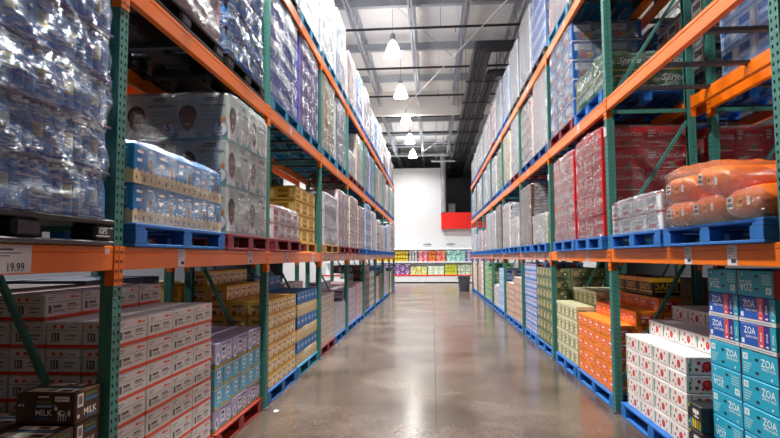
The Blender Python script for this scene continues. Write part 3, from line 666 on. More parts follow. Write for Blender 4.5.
# ------------------------------------------------------------------ stacks of loose cartons: every carton a thing
def stack(side, y0, y1, xf, z0, rows, dims, label, group, name, cat='carton', jit=.003, keep_near=True, gap=.009):
    """rows: one list per depth row, bottom up, of (design, number along the aisle, height[, design of last])"""
    s, X0, rz = SIDE(side); d = dims; hf = []
    tops = [sum(r[2] + .0045 for r in row) for row in rows]
    for di, row in enumerate(rows):
        z = z0
        front_cover = z0 + (max(tops[:di]) if di else 0)
        for li, r in enumerate(row):
            design, n, h = r[0], r[1], r[2]; w = (y1 - y0) / n
            for c in range(n):
                last = li == len(row) - 1
                if di > 0 and not last and z + h < front_cover - .01 and not (c == 0 and keep_near): continue
                des = design[(c + li) % len(design)] if isinstance(design, (list, tuple)) else design
                me = carton(des, w - gap, d - gap, h)
                off = random.uniform(-jit, jit)
                o = put(name, me, None, (X0 + s * (xf + d * (di + .5)) + off, y0 + w * (c + .5), z), rz + random.uniform(-.004, .004))
                lb = label if isinstance(label, str) else label[des]
                lb += ', ' + ('bottom layer' if li == 0 else NTH[li + 1] + ' layer')
                lb2 = lb + ' of the ' + ('front' if di == 0 else NTH[di + 1]) + ' row'
                if len(lb2.replace('-', ' ').split()) <= 16: lb = lb2
                tag(o, lb, cat, group if isinstance(group, str) else group[des])
            z += h + .0045

# ------------------------------------------------------------------ wrapped loads: one thing, its cartons and film are parts
WM = {}
def wrap_mesh(w, d, h, seed, style, bulge=.012, fine=.035, layers=4, top=None):
    mb = MB(); M = WRAP[style]; n = max(36, int((w + d) * 2 / fine)); nz = max(6, int(h / fine)); rings = []
    sx, sy = w / 2 + .010, d / 2 + .010
    for k in range(nz + 1):
        t = k / nz; ring = []
        for i in range(n):
            a = 2 * math.pi * i / n; c, q = math.cos(a), math.sin(a)
            r = (abs(c) ** 9 + abs(q) ** 9) ** (-1 / 9)
            x, y = c * r * sx, q * r * sy
            if abs(c) > abs(q): y = max(-sy, min(sy, y))
            dsp = bulge * (.6 + 1.3 * mnoise.noise((x * 3.1 + seed, y * 3.1, t * h * 5 + x * 1.5)) + .8 * mnoise.noise((x * 9 + seed, y * 9, t * h * 16 + x * 4)))
            dsp += .004 * math.sin(t * layers * 2 * math.pi)
            dsp = max(.002, dsp); L2 = math.hypot(x / sx, y / sy)
            nx_, ny_ = (c ** 3), (q ** 3); ll = math.hypot(nx_, ny_) or 1
            hz = t * h * (top(x, y) if top else 1.0)
            ring.append((x + nx_ / ll * dsp, y + ny_ / ll * dsp, hz + (.010 + .012 * mnoise.noise((x * 6, y * 6, seed)) if k == nz else 0)))
        rings.append(ring)
    vs_ = [p for r in rings for p in r]; fs = []
    for k in range(nz):
        for i in range(n): fs.append((k * n + i, k * n + (i + 1) % n, (k + 1) * n + (i + 1) % n, (k + 1) * n + i))
    base = nz * n
    for sc in (.86, .5, .15):
        st = len(vs_)
        for i in range(n):
            p = rings[-1][i]; x, y = p[0] * sc, p[1] * sc
            vs_.append((x, y, h * (top(x, y) if top else 1.0) + .012 + .012 * mnoise.noise((x * 7, y * 7, seed + 3))))
        for i in range(n): fs.append((base + i, base + (i + 1) % n, st + (i + 1) % n, st + i))
        base = st
    fs.append(tuple(base + i for i in range(n)))
    mb.add(vs_, fs, M); return mb.mesh('stretch_wrap', True)
SEED = [0]
def wrapped(side, y0, y1, level, h, design, nx, nz, label, style='mid', pal='blue', pal_label=None, depth=.98, xoff=0.0, detail=None, ny=3, group=None, pgroup=None, part='carton', z=None, lean=.0, bulge=.012, inset=.02, name='wrapped_pallet_load', nowrap=False, fine=None):
    s, X0, rz = SIDE(side); SEED[0] += 1; rnd = random.Random(SEED[0])
    near = y0 < 13
    detail = near if detail is None else detail
    zb = lev_z(level) if z is None else z
    if pal: pallet(side, y0, y1, level, pal, pal_label or ('%s pallet under the %s' % (pal, label)), pgroup, xoff=xoff, depth=1.0, detail=detail); zb += PAL_H + .001
    w = y1 - y0 - 2 * inset; d = depth - 2 * inset
    xf = X0 + s * ((.02, -.05, .0, .0)[level] + xoff + .01)
    t = bpy.data.objects.new(name, None); COL.objects.link(t); t.location = (xf + s * depth / 2, (y0 + y1) / 2, zb); t.rotation_euler = (0, 0, rz)
    tag(t, label, 'pallet load', group)
    cw, cd, ch = w / nx, d / ny, h / nz
    nearcol = 0 if side == 'L' else nx - 1
    for iz in range(nz):
        row = design[iz % len(design)] if isinstance(design, (list, tuple)) else design
        for ix in range(nx):
            for iy in range(ny):
                if iy > 0 and ix != nearcol and iz != nz - 1: continue
                if iy > 0 and ix != nearcol and y0 > 9: continue
                me = carton(row, cw - .004, cd - .004, ch - .002)
                put(part, me, t, (-w / 2 + cw * (ix + .5) + rnd.uniform(-.004, .004) + lean * iz, -d / 2 + cd * (iy + .5) + rnd.uniform(-.003, .003), ch * iz), rnd.uniform(-.008, .008))
    if not nowrap:
        fine = fine or (.03 if y0 < 10 else .06 if y0 < 17 else .1)
        put('stretch_wrap', wrap_mesh(w, d, h + .004, SEED[0] * 7.3, style, bulge, fine, nz), t)
    return t

# ================================================================== goods on the floor, milk rack
def pl(side, bay, sl, level, colour, label, **k): y0, y1 = slot(side, bay, sl); return pallet(side, y0, y1, level, colour, label, **k)
B = BAYS['L']
# chocolate milk, first bay
pallet('L', 1.75, 3.10, 0, 'blue', 'blue pallet under the brown chocolate milk cartons')
stack('L', 2.22, 3.10, .03, PAL_H + .001, [[('choc', 4, .157)] * 4] * 3, .33, 'brown organic chocolate milk carton within the stack beside the perforated post', 'brown chocolate milk cartons', 'milk_carton')
me = carton('choc', .225, .33, .165)
tag(put('milk_carton', me, None, (LX - .03 - .165, 2.985, PAL_H + .001 + 4 * .1615 + .001), math.pi / 2), 'brown chocolate milk carton lying alone on top of its stack', 'carton', 'brown chocolate milk cartons')
# white milk cartons, second bay
ya, yb = B[1] + .14, 4.76
pallet('L', ya, yb, 0, 'red', 'red pallet under the white cartons with orange-red stripes')
r8 = [('milk', 4, .158) for i in range(7)]
stack('L', ya + .01, yb, .05, PAL_H + .001, [r8, r8, r8 + [('milk', 4, .158)], r8 + [('milk', 4, .158)]], .23,
      'white orange-striped carton in the stack beside the chocolate milk', 'white orange-striped cartons', 'striped_carton')
# lavender and light blue milk cartons
ya, yb = 4.80, 6.12
pallet('L', ya, yb, 0, 'red', 'red pallet under the lavender and light blue cartons')
rw = [('lav', 3, .195), ('cyan', 6, .17), ('cyan', 6, .17), (('lav', 'lav', 'cyan'), 3, .215)]
rw[3] = ('lav', 3, .215)
LB = {'lav': 'lavender milk carton with dark circle print, stacked on the red pallet', 'cyan': 'small light blue carton in the rows between lavender cartons'}
GB = {'lav': 'lavender milk cartons', 'cyan': 'small light blue cartons'}
stack('L', ya + .01, yb, .04, PAL_H + .001, [rw, rw, rw], .30, LB, GB, 'milk_carton')
# gold cartons, then cream and blue ones, third bay
ya, yb = B[2] + .15, 7.70
pallet('L', ya, yb, 0, 'blue', 'blue pallet under the gold cartons with brown star print')
r6 = [('gold', 6, .166)] * 6
stack('L', ya, yb, .04, PAL_H + .001, [r6, r6, r6 + [('gold', 6, .166)], r6 + [('gold', 6, .166)] * 2], .23, 'gold and cream carton with brown star print on the blue pallet', 'gold cartons', 'gold_carton')
ya, yb = 7.78, B[3] - .06
pallet('L', ya, yb, 0, 'teal', 'teal blue pallet under the alternating cream and blue cartons')
r6 = [('cream', 6, .166) if i % 2 == 0 else ('blueband', 6, .166) for i in range(6)]
stack('L', ya, yb, .04, PAL_H + .001, [r6, r6, r6 + [('blueband', 4, .2)]], .30, {'cream': 'cream carton in a striped stack with blue cartons', 'blueband': 'bright blue carton in a striped stack with cream cartons'},
      {'cream': 'cream cartons', 'blueband': 'bright blue cartons'}, 'snack_carton')
def fl(side, bay, sl, design, nx, nz, h, pal, cdesc, pdesc, back=0, d=.30, y=None, name='carton', rows=3):
    y0, y1 = y or slot(side, bay, sl)
    pallet(side, y0, y1, 0, pal, pdesc, detail=y0 < 14)
    row = [(design, nx, h / nz)] * nz
    stack(side, y0 + .01, y1 - .01, .04, PAL_H + .001, [row] * (rows - 1) + [row + [(design, nx, h / nz)] * back], d, cdesc, cdesc.split(' in ')[0].split(' on ')[0].split(' stacked')[0] + 's', name, keep_near=y0 < 14)
fl('L', 3, 'a', 'whitebox', 5, 4, .84, 'darkred', 'white box with a yellow circle print, beside the cream and blue stripes', 'dark red pallet under the white boxes with yellow circles', 1, name='circle_box')
fl('L', 3, 'b', 'white', 5, 3, .55, 'blue', 'plain white box in the low stack past the yellow circle boxes', 'blue pallet under the low stack of plain white boxes', 1, name='plain_box')
fl('L', 4, 'a', 'purplewhite', 5, 5, .78, 'blue', 'white and purple packet carton stacked past the plain white boxes', 'blue pallet under the white and purple packet cartons', 1, name='packet_carton')
fl('L', 4, 'b', 'pinkwhite', 4, 5, .84, 'blue', 'white and pink carton stacked past the white and purple packets', 'blue pallet under the white and pink cartons', name='pink_carton')
fl('L', 5, 'a', 'darkbottle', 5, 6, 1.26, 'blue', 'dark red and grey drink case in the tall stack of the milk rack', 'blue pallet under the tall dark red drink cases', name='drink_case')
fl('L', 5, 'b', 'greydots', 4, 5, 1.05, 'blue', 'grey dotted case stacked past the dark red drink cases', 'blue pallet under the grey dotted floor cases', name='dotted_case')
fl('L', 6, 'a', 'orangewhite', 4, 4, .84, 'blue', 'orange and white case stacked past the grey dotted cases', 'blue pallet under the orange and white cases', name='orange_case')
fl('L', 6, 'b', 'brown', 4, 4, .90, 'blue', 'brown case on the floor past the orange and white cases', 'blue pallet under the brown floor cases', name='brown_case')
fl('L', 7, 'a', 'bluewhite', 4, 4, 1.15, 'blue', 'blue and white case on the floor, second-last bay of the milk rack', 'blue pallet under the blue and white floor cases of the milk rack', name='blue_case')
fl('L', 7, 'b', 'redwhite', 4, 4, .9, 'blue', 'red and white case on the floor, second-last bay of the milk rack', 'blue pallet under the red and white floor cases', name='red_case')
fl('L', 8, 'a', 'yelwhite', 3, 4, .85, 'wood', 'cream and yellow case on the floor, milk rack bay nearest the cooler', 'wooden pallet under the cream and yellow floor cases', name='cream_case')
fl('L', 8, 'b', 'navy', 3, 4, 1.0, 'blue', 'navy case on the floor, milk rack bay nearest the cooler', 'blue pallet under the navy floor cases', name='navy_case')

# ================================================================== goods on the floor, energy drink rack
B = BAYS['R']
ya, yb = 3.58, 4.41
pallet('R', B[1] + .15, 4.50, 0, 'blue', 'blue pallet under the teal energy drink cartons')
rw = [(('teal', 'tealflip'), 2, .176), (('tealflip', 'teal'), 2, .176), ('teal', 2, .176), (('tealflip', 'teal'), 2, .176), ('teal', 2, .176), ('zoablue', 2, .168), ('zoablue', 2, .168), ('tealflip', 2, .170)]
LZ = {'teal': 'teal energy drink carton with handle holes, lettering upright', 'tealflip': 'teal energy drink carton with handle holes, lettering upside down', 'zoablue': 'blue energy drink carton with coral, purple and teal stripes'}
stack('R', ya, yb, .13, PAL_H + .001, [rw, rw], .40, LZ, {'teal': 'upright teal cartons', 'tealflip': 'upside-down teal cartons', 'zoablue': 'blue energy drink cartons'}, 'energy_drink_carton')
ya, yb = 4.67, 6.06
pallet('R', 4.54, 6.14, 0, 'blue', 'blue pallet under the white cartons with red fruit')
cr_ = ('cherry', 4, .139)
stack('R', ya, yb, .06, PAL_H + .001, [[cr_] * 5, [cr_] * 6, [cr_] * 7, [cr_] * 7], .235, 'white carton with red fruit print in the stepped stack', 'white red-fruit cartons', 'fruit_carton')
me = carton('pouch', .23, .2, .19)
for k in range(2):
    tag(put('pouch_box', me, None, (RX + .16, 4.54, .1455 + .194 * k), -math.pi / 2), ['black box of colourful pouches beneath another one beside the fruit cartons', 'black box of colourful pouches on top between fruit and energy drink cartons'][k], 'box')
ya, yb = B[2] + .15, 7.92
pallet('R', ya, yb, 0, 'blue', 'blue pallet under the orange cartons with pink squares')
r5 = [('orange', 6, .146)] * 5
stack('R', ya, yb, .05, PAL_H + .001, [r5, r5 + [('orange', 6, .146)], r5 + [('orange', 6, .146)] * 2], .24, 'orange carton with pink square print in the dense stack', 'orange cartons', 'orange_carton')
ya, yb = 7.98, B[3] - .04
pallet('R', ya, yb, 0, 'blue', 'blue pallet under the khaki cartons')
r4 = [('khaki', 5, .20)] * 4
stack('R', ya, yb, .05, PAL_H + .001, [r4, r4 + [('khaki', 5, .2)], r4 + [('khaki', 5, .2)]], .27, 'khaki and cream carton stacked past the orange cartons', 'khaki cartons', 'khaki_carton')
# dark boxes standing at the back of the third bay
for k in range(3):
    tag(put('dads_box', carton('dads', .42, .30, .20), None, (RX + .62, B[2] + .36 + .44 * k, 1.222), -math.pi / 2), 'black and yellow box lying on the back of the orange carton stack', 'box', 'black and yellow boxes')
fl('R', 3, 'a', 'bag', 5, 7, 1.28, 'blue', 'green and tan pouch case in the tall stack past the khaki cartons', 'blue pallet under the green and tan pouch cases', y=(9.46, 10.86), name='pouch_case')
fl('R', 3, 'b', 'paste', 5, 8, 1.36, 'blue', 'pale blue carton with red mark in the full-height stack', 'blue pallet under the pale blue full-height stack', y=(10.92, 12.24), name='pale_blue_carton')
fl('R', 4, 'a', 'coffee', 4, 6, 1.0, 'blue', 'beige case with brown circle print in the nearer of two stacks', 'blue pallet under the nearer beige brown-circle cases', 1, name='beige_case')
fl('R', 4, 'b', 'coffee', 5, 6, .82, 'blue', 'beige case with brown circle print in the stack beside the blue cases', 'blue pallet under the farther beige brown-circle cases', 1, name='beige_case')
fl('R', 5, 'a', 'bluewhite', 4, 5, 1.15, 'blue', 'blue and white case on the floor of the energy drink rack', 'blue pallet under the blue and white floor cases past the beige ones', name='blue_case')
fl('R', 5, 'b', 'silver', 4, 4, .6, 'blue', 'silver case in the low floor stack past the blue cases', 'blue pallet under the low silver floor cases', name='silver_case')
fl('R', 6, 'a', 'greentea', 4, 6, 1.0, 'blue', 'green and cream case on the floor past the silver cases', 'blue pallet under the green and cream floor cases', name='tea_case')
fl('R', 6, 'b', 'green', 4, 6, 1.25, 'blue', 'deep green case on the floor past the green and cream ones', 'blue pallet under the deep green floor cases', name='green_case')
fl('R', 7, 'a', 'reddots', 4, 6, 1.25, 'blue', 'white red-dotted case on the floor, second-last bay', 'blue pallet under the red-dotted floor cases', name='red_dotted_case')
fl('R', 7, 'b', 'coffee', 4, 5, 1.2, 'blue', 'beige brown-circle case on the floor, second-last bay of energy drink rack', 'blue pallet under the second-last-bay beige cases', name='beige_case')
fl('R', 8, 'a', 'redwhite', 3, 5, 1.1, 'blue', 'red and white case on the floor beside the rubbish bin', 'blue pallet under the red and white cases by the bin', name='red_case')
fl('R', 8, 'b', 'orangewhite', 3, 5, 1.2, 'blue', 'orange and white case on the floor, bay nearest the cooler', 'blue pallet under the orange and white cases nearest the cooler', name='orange_case')

# ================================================================== first beam level, milk rack
# big wrapped load of blue water bottles on a black plastic pallet
M_WATER = mat('blue_bottle_plastic', '#1c84e0', .3, vary=.15); M_CAP = mat('white_cap', '#dfe8f0', .4); M_WLAB = mat('bottle_label', '#cdd6a6', .5); M_DEEP = mat('deep_blue_plastic', '#2358c4', .25)
def bottle_pack(n, rows, h, label=True):
    k = ('pack', n, rows, h)
    if k not in CM:
        mb = MB(); r = .035; p = .072; w = n * p; d = rows * p
        for i in range(n):
            for j in range(rows):
                cx = -w / 2 + p * (i + .5); cy = -d / 2 + p * (j + .5); ms = [M_DEEP, M_WATER, M_WLAB if (i % 3 == 1) else M_WATER, M_WATER, M_WATER, M_CAP, M_CAP]
                mb.lathe([(r * .9, .002), (r, .02), (r, h * .35), (r * .97, h * .62), (r * .8, h * .78), (.014, h * .92), (.014, h - .004), (0, h - .002)], M_WATER, 10, cx, cy, ms)
        CM[k] = mb.mesh('bottle_pack', True)
    return CM[k]
def water_load(side, y0, y1, level, layers, lh, label, pal_label, style, depth=.98):
    s, X0, rz = SIDE(side); SEED[0] += 1
    pallet(side, y0, y1, level, 'black', pal_label)
    zb = lev_z(level) + PAL_H + .001; w = y1 - y0 - .05; n = max(2, int(w / .365)); pw = w / n; nb = int(pw / .072)
    t = bpy.data.objects.new('wrapped_water_load', None); COL.objects.link(t); t.location = (X0 + s * (depth / 2 + (-.045 if level == 1 else .005)), (y0 + y1) / 2, zb); t.rotation_euler = (0, 0, rz); tag(t, label, 'pallet load')
    rng = random.Random(SEED[0]); z = 0
    for l in range(layers):
        for i in range(n):
            put('bottle_pack', bottle_pack(nb, 3, lh), t, (-w / 2 + pw * (i + .5) + rng.uniform(-.01, .01), -depth / 2 + .03 + .108, z))
        ex = -w / 2 + .1 if side == 'L' else w / 2 - .1
        for j in range(2): put('bottle_pack', bottle_pack(3, 4, lh), t, (ex, -depth / 2 + .25 + .15 + .31 * j, z))
        z += lh
        mb = MB(); mb.box(-w / 2, w / 2, -depth / 2 + .02, depth / 2 - .02, 0, .012, mat('divider_card', '#5a4a78', .6)); put('divider_card', mb.mesh('divider_card'), t, (0, 0, z)); z += .013
    put('stretch_wrap', wrap_mesh(w, depth - .02, z + .01, SEED[0] * 3.1, style, .022, .022, layers), t)
water_load('L', 1.70, 3.06, 1, 5, .252, 'huge blue water bottle load in crumpled clear film above the 19.99 tag', 'black plastic pallet above the 19.99 price tag', 'heavy')
mk = MB(); f = Face(mk, .16, .002, .06, 'F'); f.text('iGPS', .5, .62, .5, M_TAG, maxw=.8); f.rect(.1, .12, .9, .22, M_TAG)
tag_p = [o for o in COL.objects if o.name.startswith('pallet') and o.get('label', '').startswith('black plastic pallet above')][0]
put('marking', mk.mesh('marking'), tag_p, (.56, -.501, .04))
B = BAYS['L']
# blue and cream oat cartons with diapers behind
wrapped('L', B[1] + .14, 4.76, 1, .50, 'oat', 5, 2, 'low wrapped load of bright blue cartons with torn cream bottoms', 'clear', 'blue', 'bright blue pallet under the low load of blue oat cartons', depth=.9, bulge=.008)
wrapped('L', 4.84, 6.10, 1, 1.26, 'diaper', 2, 3, 'tall wrapped load of pale diaper boxes printed with a number 5', 'clear', 'darkred', 'crimson pallet under the tall diaper boxes', ny=2, bulge=.01, depth=1.0)
W = wrapped
W('L', B[2] + .15, 7.62, 1, .38, 'redwhite', 4, 2, 'low wrapped load of white and red boxes beside the diaper boxes', 'mid', 'darkred', 'crimson pallet under the low white and red boxes')
W('L', 7.75, B[3] - .1, 1, .80, 'yellowcase', 3, 4, 'pulled-back stack of yellow cases behind a slanting green brace', None, 'wood', 'wooden pallet under the yellow cases behind the brace', xoff=.09, depth=.9, nowrap=True)
W('L', B[3] + .15, 10.75, 1, .88, 'white', 3, 3, 'white film-wrapped load on a pale wooden pallet, first beam level', 'white', 'wood', 'pale wooden pallet under the white film-wrapped load')
W('L', 10.82, B[4] - .08, 1, 1.10, 'pinkwhite', 3, 4, 'wrapped white and pink load beside the one on a wooden pallet', 'mid', 'darkred', 'crimson pallet under the wrapped white and pink load')
FAR = [  # side, level, bay, place, design, height, film, pallet, what
 ('L', 1, 4, 'a', 'orangewhite', 1.15, 'mid', 'darkred', 'white load with orange-red bags'), ('L', 1, 4, 'b', 'redwhite', 1.05, 'mid', 'blue', 'white load with red panels'),
 ('L', 1, 5, 'a', 'bluedots', 1.25, 'mid', 'blue', 'pale load with blue dots'), ('L', 1, 5, 'b', 'white', 1.15, 'white', 'blue', 'plain white load'),
 ('L', 1, 6, 'a', 'labelled', 1.0, 'mid', 'blue', 'white load with dark and rust labels'), ('L', 1, 6, 'b', 'orangewhite', .9, 'mid', 'blue', 'white load with orange labels'),
 ('L', 1, 7, 'a', 'bluewhite', .95, 'clear', 'blue', 'white load with bright blue panels'), ('L', 1, 7, 'b', 'white', 1.1, 'white', 'blue', 'plain white load'),
 ('L', 1, 8, 'a', 'greydots', 1.25, 'clear', 'blue', 'grey dotted load'), ('L', 1, 8, 'b', 'greywhite', 1.2, 'mid', 'blue', 'grey-white load'),
 ('L', 2, 2, 'a', 'bluecap', 1.34, 'clear', 'teal', 'pale blue load with dark blue caps'), ('L', 2, 2, 'b', 'purple', 1.32, 'mid', 'teal', 'purple and white load'),
 ('L', 2, 3, 'a', 'yelwhite', 1.30, 'mid', 'teal', 'cream load with yellow edge'), ('L', 2, 3, 'b', 'greywhite', 1.28, 'mid', 'teal', 'grey-blue load'),
 ('L', 2, 4, 'a', 'pinkwhite', .55, 'white', 'darkred', 'low white load'), ('L', 2, 4, 'b', 'yelwhite', 1.2, 'white', 'darkred', 'white load with yellow labels'),
 ('L', 2, 5, 'a', 'greywhite', 1.25, 'mid', 'blue', 'grey load'), ('L', 2, 5, 'b', 'bluewhite', 1.2, 'mid', 'blue', 'blue and white load'),
 ('L', 2, 6, 'a', 'labelled', 1.2, 'mid', 'blue', 'white load with brown labels'), ('L', 2, 6, 'b', 'orangewhite', 1.25, 'mid', 'blue', 'white load with orange labels'),
 ('L', 2, 7, 'a', 'redwhite', 1.25, 'mid', 'darkred', 'red and white load'), ('L', 2, 7, 'b', 'white', 1.1, 'white', 'blue', 'plain white load'),
 ('L', 2, 8, 'a', 'white', 1.2, 'white', 'blue', 'plain white load'), ('L', 2, 8, 'b', 'greydots', 1.2, 'mid', 'blue', 'grey dotted load'),
 ('L', 3, 2, 'a', 'pinkwhite', 1.35, 'white', 'black', 'white and pink load'), ('L', 3, 2, 'b', 'greywhite', 1.38, 'white', 'teal', 'grey-white load'),
 ('L', 3, 3, 'a', 'white', 1.40, 'white', 'teal', 'plain white load'), ('L', 3, 3, 'b', 'bluewhite', 1.45, 'white', 'teal', 'white load with blue patches'),
 ('L', 3, 4, 'a', 'redwhite', 1.15, 'mid', 'teal', 'white load with red edges'), ('L', 3, 4, 'b', 'bluedots', 1.2, 'clear', 'blue', 'pale load with strong blue dots'),
 ('L', 3, 5, 'a', 'pinkwhite', 1.25, 'white', 'blue', 'white and pink load'), ('L', 3, 5, 'b', 'white', 1.05, 'white', 'blue', 'plain white load'),
 ('L', 3, 6, 'a', 'bluedots', 1.15, 'mid', 'blue', 'pale blue-dotted load'), ('L', 3, 6, 'b', 'greywhite', 1.25, 'white', 'blue', 'grey-white load'),
 ('L', 3, 7, 'a', 'reddots', 1.1, 'mid', 'blue', 'pale red-dotted load'), ('L', 3, 7, 'b', 'pinkwhite', 1.0, 'white', 'blue', 'white and pink load'),
 ('L', 3, 8, 'a', 'white', 1.1, 'white', 'blue', 'plain white load'), ('L', 3, 8, 'b', 'orangewhite', .85, 'mid', 'blue', 'white load with orange labels'),
 ('R', 1, 4, 'a', 'pinkwhite', .65, 'white', 'blue', 'low white and pink load'), ('R', 1, 4, 'b', 'labelled', 1.1, 'white', 'blue', 'white load with dark labels'),
 ('R', 1, 5, 'a', 'brown', 1.2, 'mid', 'blue', 'brown load'), ('R', 1, 5, 'b', 'white', 1.15, 'white', 'blue', 'plain white load'),
 ('R', 1, 6, 'a', 'greywhite', 1.2, 'white', 'blue', 'grey-white load'), ('R', 1, 6, 'b', 'redwhite', .7, 'mid', 'blue', 'low red and white load'),
 ('R', 1, 7, 'a', 'purplewhite', .8, 'mid', 'blue', 'white and purple load'), ('R', 1, 7, 'b', 'bluewhite', .7, 'mid', 'blue', 'low blue and white load'),
 ('R', 1, 8, 'a', 'white', .75, 'white', 'blue', 'low white load'), ('R', 1, 8, 'b', 'greywhite', 1.1, 'white', 'blue', 'grey-white load'),
 ('R', 2, 3, 'a', 'redwhite', 1.30, 'white', 'blue', 'white load with red corners'), ('R', 2, 3, 'b', 'labelled', 1.22, 'mid', 'blue', 'white load with dark and rust labels'),
 ('R', 2, 4, 'a', 'white', 1.30, 'white', 'darkred', 'plain white load'), ('R', 2, 4, 'b', 'yelwhite', 1.25, 'mid', 'blue', 'white load with yellow strip'),
 ('R', 2, 5, 'a', 'greentea', 1.15, 'mid', 'blue', 'pale green load'), ('R', 2, 5, 'b', 'teallid', 1.15, 'white', 'blue', 'white load with teal lid print'),
 ('R', 2, 6, 'a', 'white', 1.25, 'white', 'blue', 'plain white load'), ('R', 2, 6, 'b', 'greywhite', 1.2, 'white', 'blue', 'grey-white load'),
 ('R', 2, 7, 'a', 'bluewhite', 1.2, 'white', 'blue', 'white load with blue print'), ('R', 2, 7, 'b', 'white', 1.15, 'white', 'blue', 'plain white load'),
 ('R', 2, 8, 'a', 'orangewhite', 1.15, 'white', 'blue', 'white load with orange labels'), ('R', 2, 8, 'b', 'bluedots', 1.1, 'mid', 'blue', 'pale blue-dotted load'),
 ('R', 3, 2, 'a', 'white', 1.35, 'white', 'black', 'plain white load'), ('R', 3, 2, 'b', 'redwhite', 1.35, 'white', 'teal', 'white and pinkish red load'),
 ('R', 3, 3, 'a', 'bluedots', 1.40, 'clear', 'black', 'bright blue bottle load'), ('R', 3, 3, 'b', 'white', 1.42, 'white', 'black', 'crumpled plain white load'),
 ('R', 3, 4, 'a', 'white', 1.35, 'white', 'black', 'plain white load'), ('R', 3, 4, 'b', 'bluewhite', 1.25, 'white', 'blue', 'white load with blue band'),
 ('R', 3, 5, 'a', 'greywhite', 1.35, 'white', 'blue', 'grey-white load'), ('R', 3, 5, 'b', 'reddots', 1.3, 'clear', 'darkred', 'pale load with red dots'),
 ('R', 3, 6, 'a', 'pinkwhite', 1.2, 'white', 'blue', 'white and pink load'), ('R', 3, 6, 'b', 'greydots', 1.2, 'mid', 'blue', 'grey dotted load'),
 ('R', 3, 7, 'a', 'white', 1.1, 'white', 'blue', 'plain white load'), ('R', 3, 7, 'b', 'greywhite', 1.1, 'white', 'blue', 'grey-white load'),
 ('R', 3, 8, 'a', 'labelled', 1.0, 'white', 'blue', 'white load with dark labels'), ('R', 3, 8, 'b', 'white', .95, 'white', 'blue', 'plain white load')]
SHORT = {1: 'first beams', 2: 'second beams', 3: 'top beams'}
for side, lv, bay, sl, des, h, film, pal, what in FAR:
    if pal == 'blue' and lv > 1 and (bay + ord(sl)) % 3: pal = 'navy'
    y0, y1 = slot(side, bay, sl); where = '%s, %s bay from cooler, %s' % (SHORT[lv], NTH[9 - bay], RACKN[side])
    nx, nz = (4, 5) if y0 < 13 else (3, 4)
    nz = max(2, int(round(nz * h / 1.3)))
    W(side, y0, y1, lv, h, des, nx, nz, 'wrapped %s, %s' % (what, where), film, pal, '%s pallet on %s, %s half' % ({'darkred': 'crimson'}.get(pal, pal), where, 'cooler-side' if sl == 'b' else 'camera-side'.replace('camera', 'chocolate-milk' if side == 'L' else 'snack-bag')), ny=2)
# second beam level above the near milk
W('L', B[1] + .14, 4.80, 2, 1.30, 'pink', 4, 4, 'wrapped pinkish grey load on the beams above the diaper boxes', 'white', 'black', 'black plastic pallet under the wrapped pinkish grey load', bulge=.03)
water_load('L', 4.90, 6.06, 2, 5, .252, 'wrapped blue water bottle load beside the pinkish grey load', 'black plastic pallet under water bottles beside the pinkish load', 'heavy')

# ================================================================== beam levels, energy drink rack
B = BAYS['R']
# sagging load of orange snack bags
def bag_mesh(w, d, h):
    mb = MB(); M = mat('orange_snack_bag', '#ff7c00', .45, vary=.12, scale=6, bump=.2); n, q = 14, 10; vs_ = []; fs = []
    for j in range(q + 1):
        for i in range(n):
            a = 2 * math.pi * i / n; t = -1 + 2 * j / q; c, s_ = math.cos(a), math.sin(a)
            r = (1 - abs(t) ** 4) ** .5 if abs(t) < 1 else 0; r = .12 + .88 * r
            y = d / 2 * math.copysign(abs(c) ** .55, c) * (.7 + .3 * r); z = h / 2 * math.copysign(abs(s_) ** .7, s_) * r
            vs_.append((w / 2 * t + .004 * mnoise.noise((c * 3, s_ * 3, t * 5)), y + .012 * mnoise.noise((t * 4, c * 2, 3)), h / 2 + z * .97))
    for j in range(q):
        for i in range(n): fs.append((j * n + i, j * n + (i + 1) % n, (j + 1) * n + (i + 1) % n, (j + 1) * n + i))
    fs.append(tuple(range(n))); fs.append(tuple(q * n + i for i in range(n)))
    mb.add(vs_, fs, M)
    f = Face(mb, w * .8, d * 1.0, h, 'F')
    f.rect(.08, .34, .30, .70, H('#e9e2d0')); f.rect(.10, .40, .28, .50, H('#4a6a3a')); f.rect(.12, .56, .24, .64, H('#7a3a1a'))
    f.rect(.44, .36, .62, .66, H('#ffb040')); f.rect(.47, .46, .60, .56, H('#b8301a')); f.rect(.74, .38, .84, .62, H('#f4ead8'))
    return mb.mesh('snack_bag', True)
y0, y1 = 3.33, 4.73
pallet('R', y0, y1, 1, 'blue', 'bright blue pallet under the orange snack bags')
t = bpy.data.objects.new('wrapped_snack_load', None); COL.objects.link(t); t.location = (RX + .44, (y0 + y1) / 2, lev_z(1) + PAL_H + .001); t.rotation_euler = (0, 0, -math.pi / 2)
tag(t, 'sagging film-wrapped load of orange snack bags on a bright blue pallet', 'pallet load')
bgm = bag_mesh(.48, .36, .215)
for l in range(2):
    for i in range(3 if l < 1 else 2):
        for j in range(3):
            x = -.46 + .455 * i + (.06 * i if l else 0); o = put('snack_bag', bgm, t, (x, -.30 + .31 * j, .185 * l), random.uniform(-.06, .06))
            o.rotation_euler.y = (.05 + .10 * i) * l
put('stretch_wrap', wrap_mesh(1.38, .98, .41, 91, 'thin', .016, .022, 3, top=lambda x, y: 1.0 + .04 * math.cos((x + .3) * 5) - .40 * (3 - 2 * min(1, max(0, (x - .22) / .45))) * min(1, max(0, (x - .22) / .45)) ** 2), t)
W('R', 4.78, 6.13, 1, .32, 'silver', 4, 2, 'low silver-grey film-wrapped trays beside the orange snack bags', 'shiny', 'blue', 'blue pallet under the low silver-grey trays', bulge=.014)
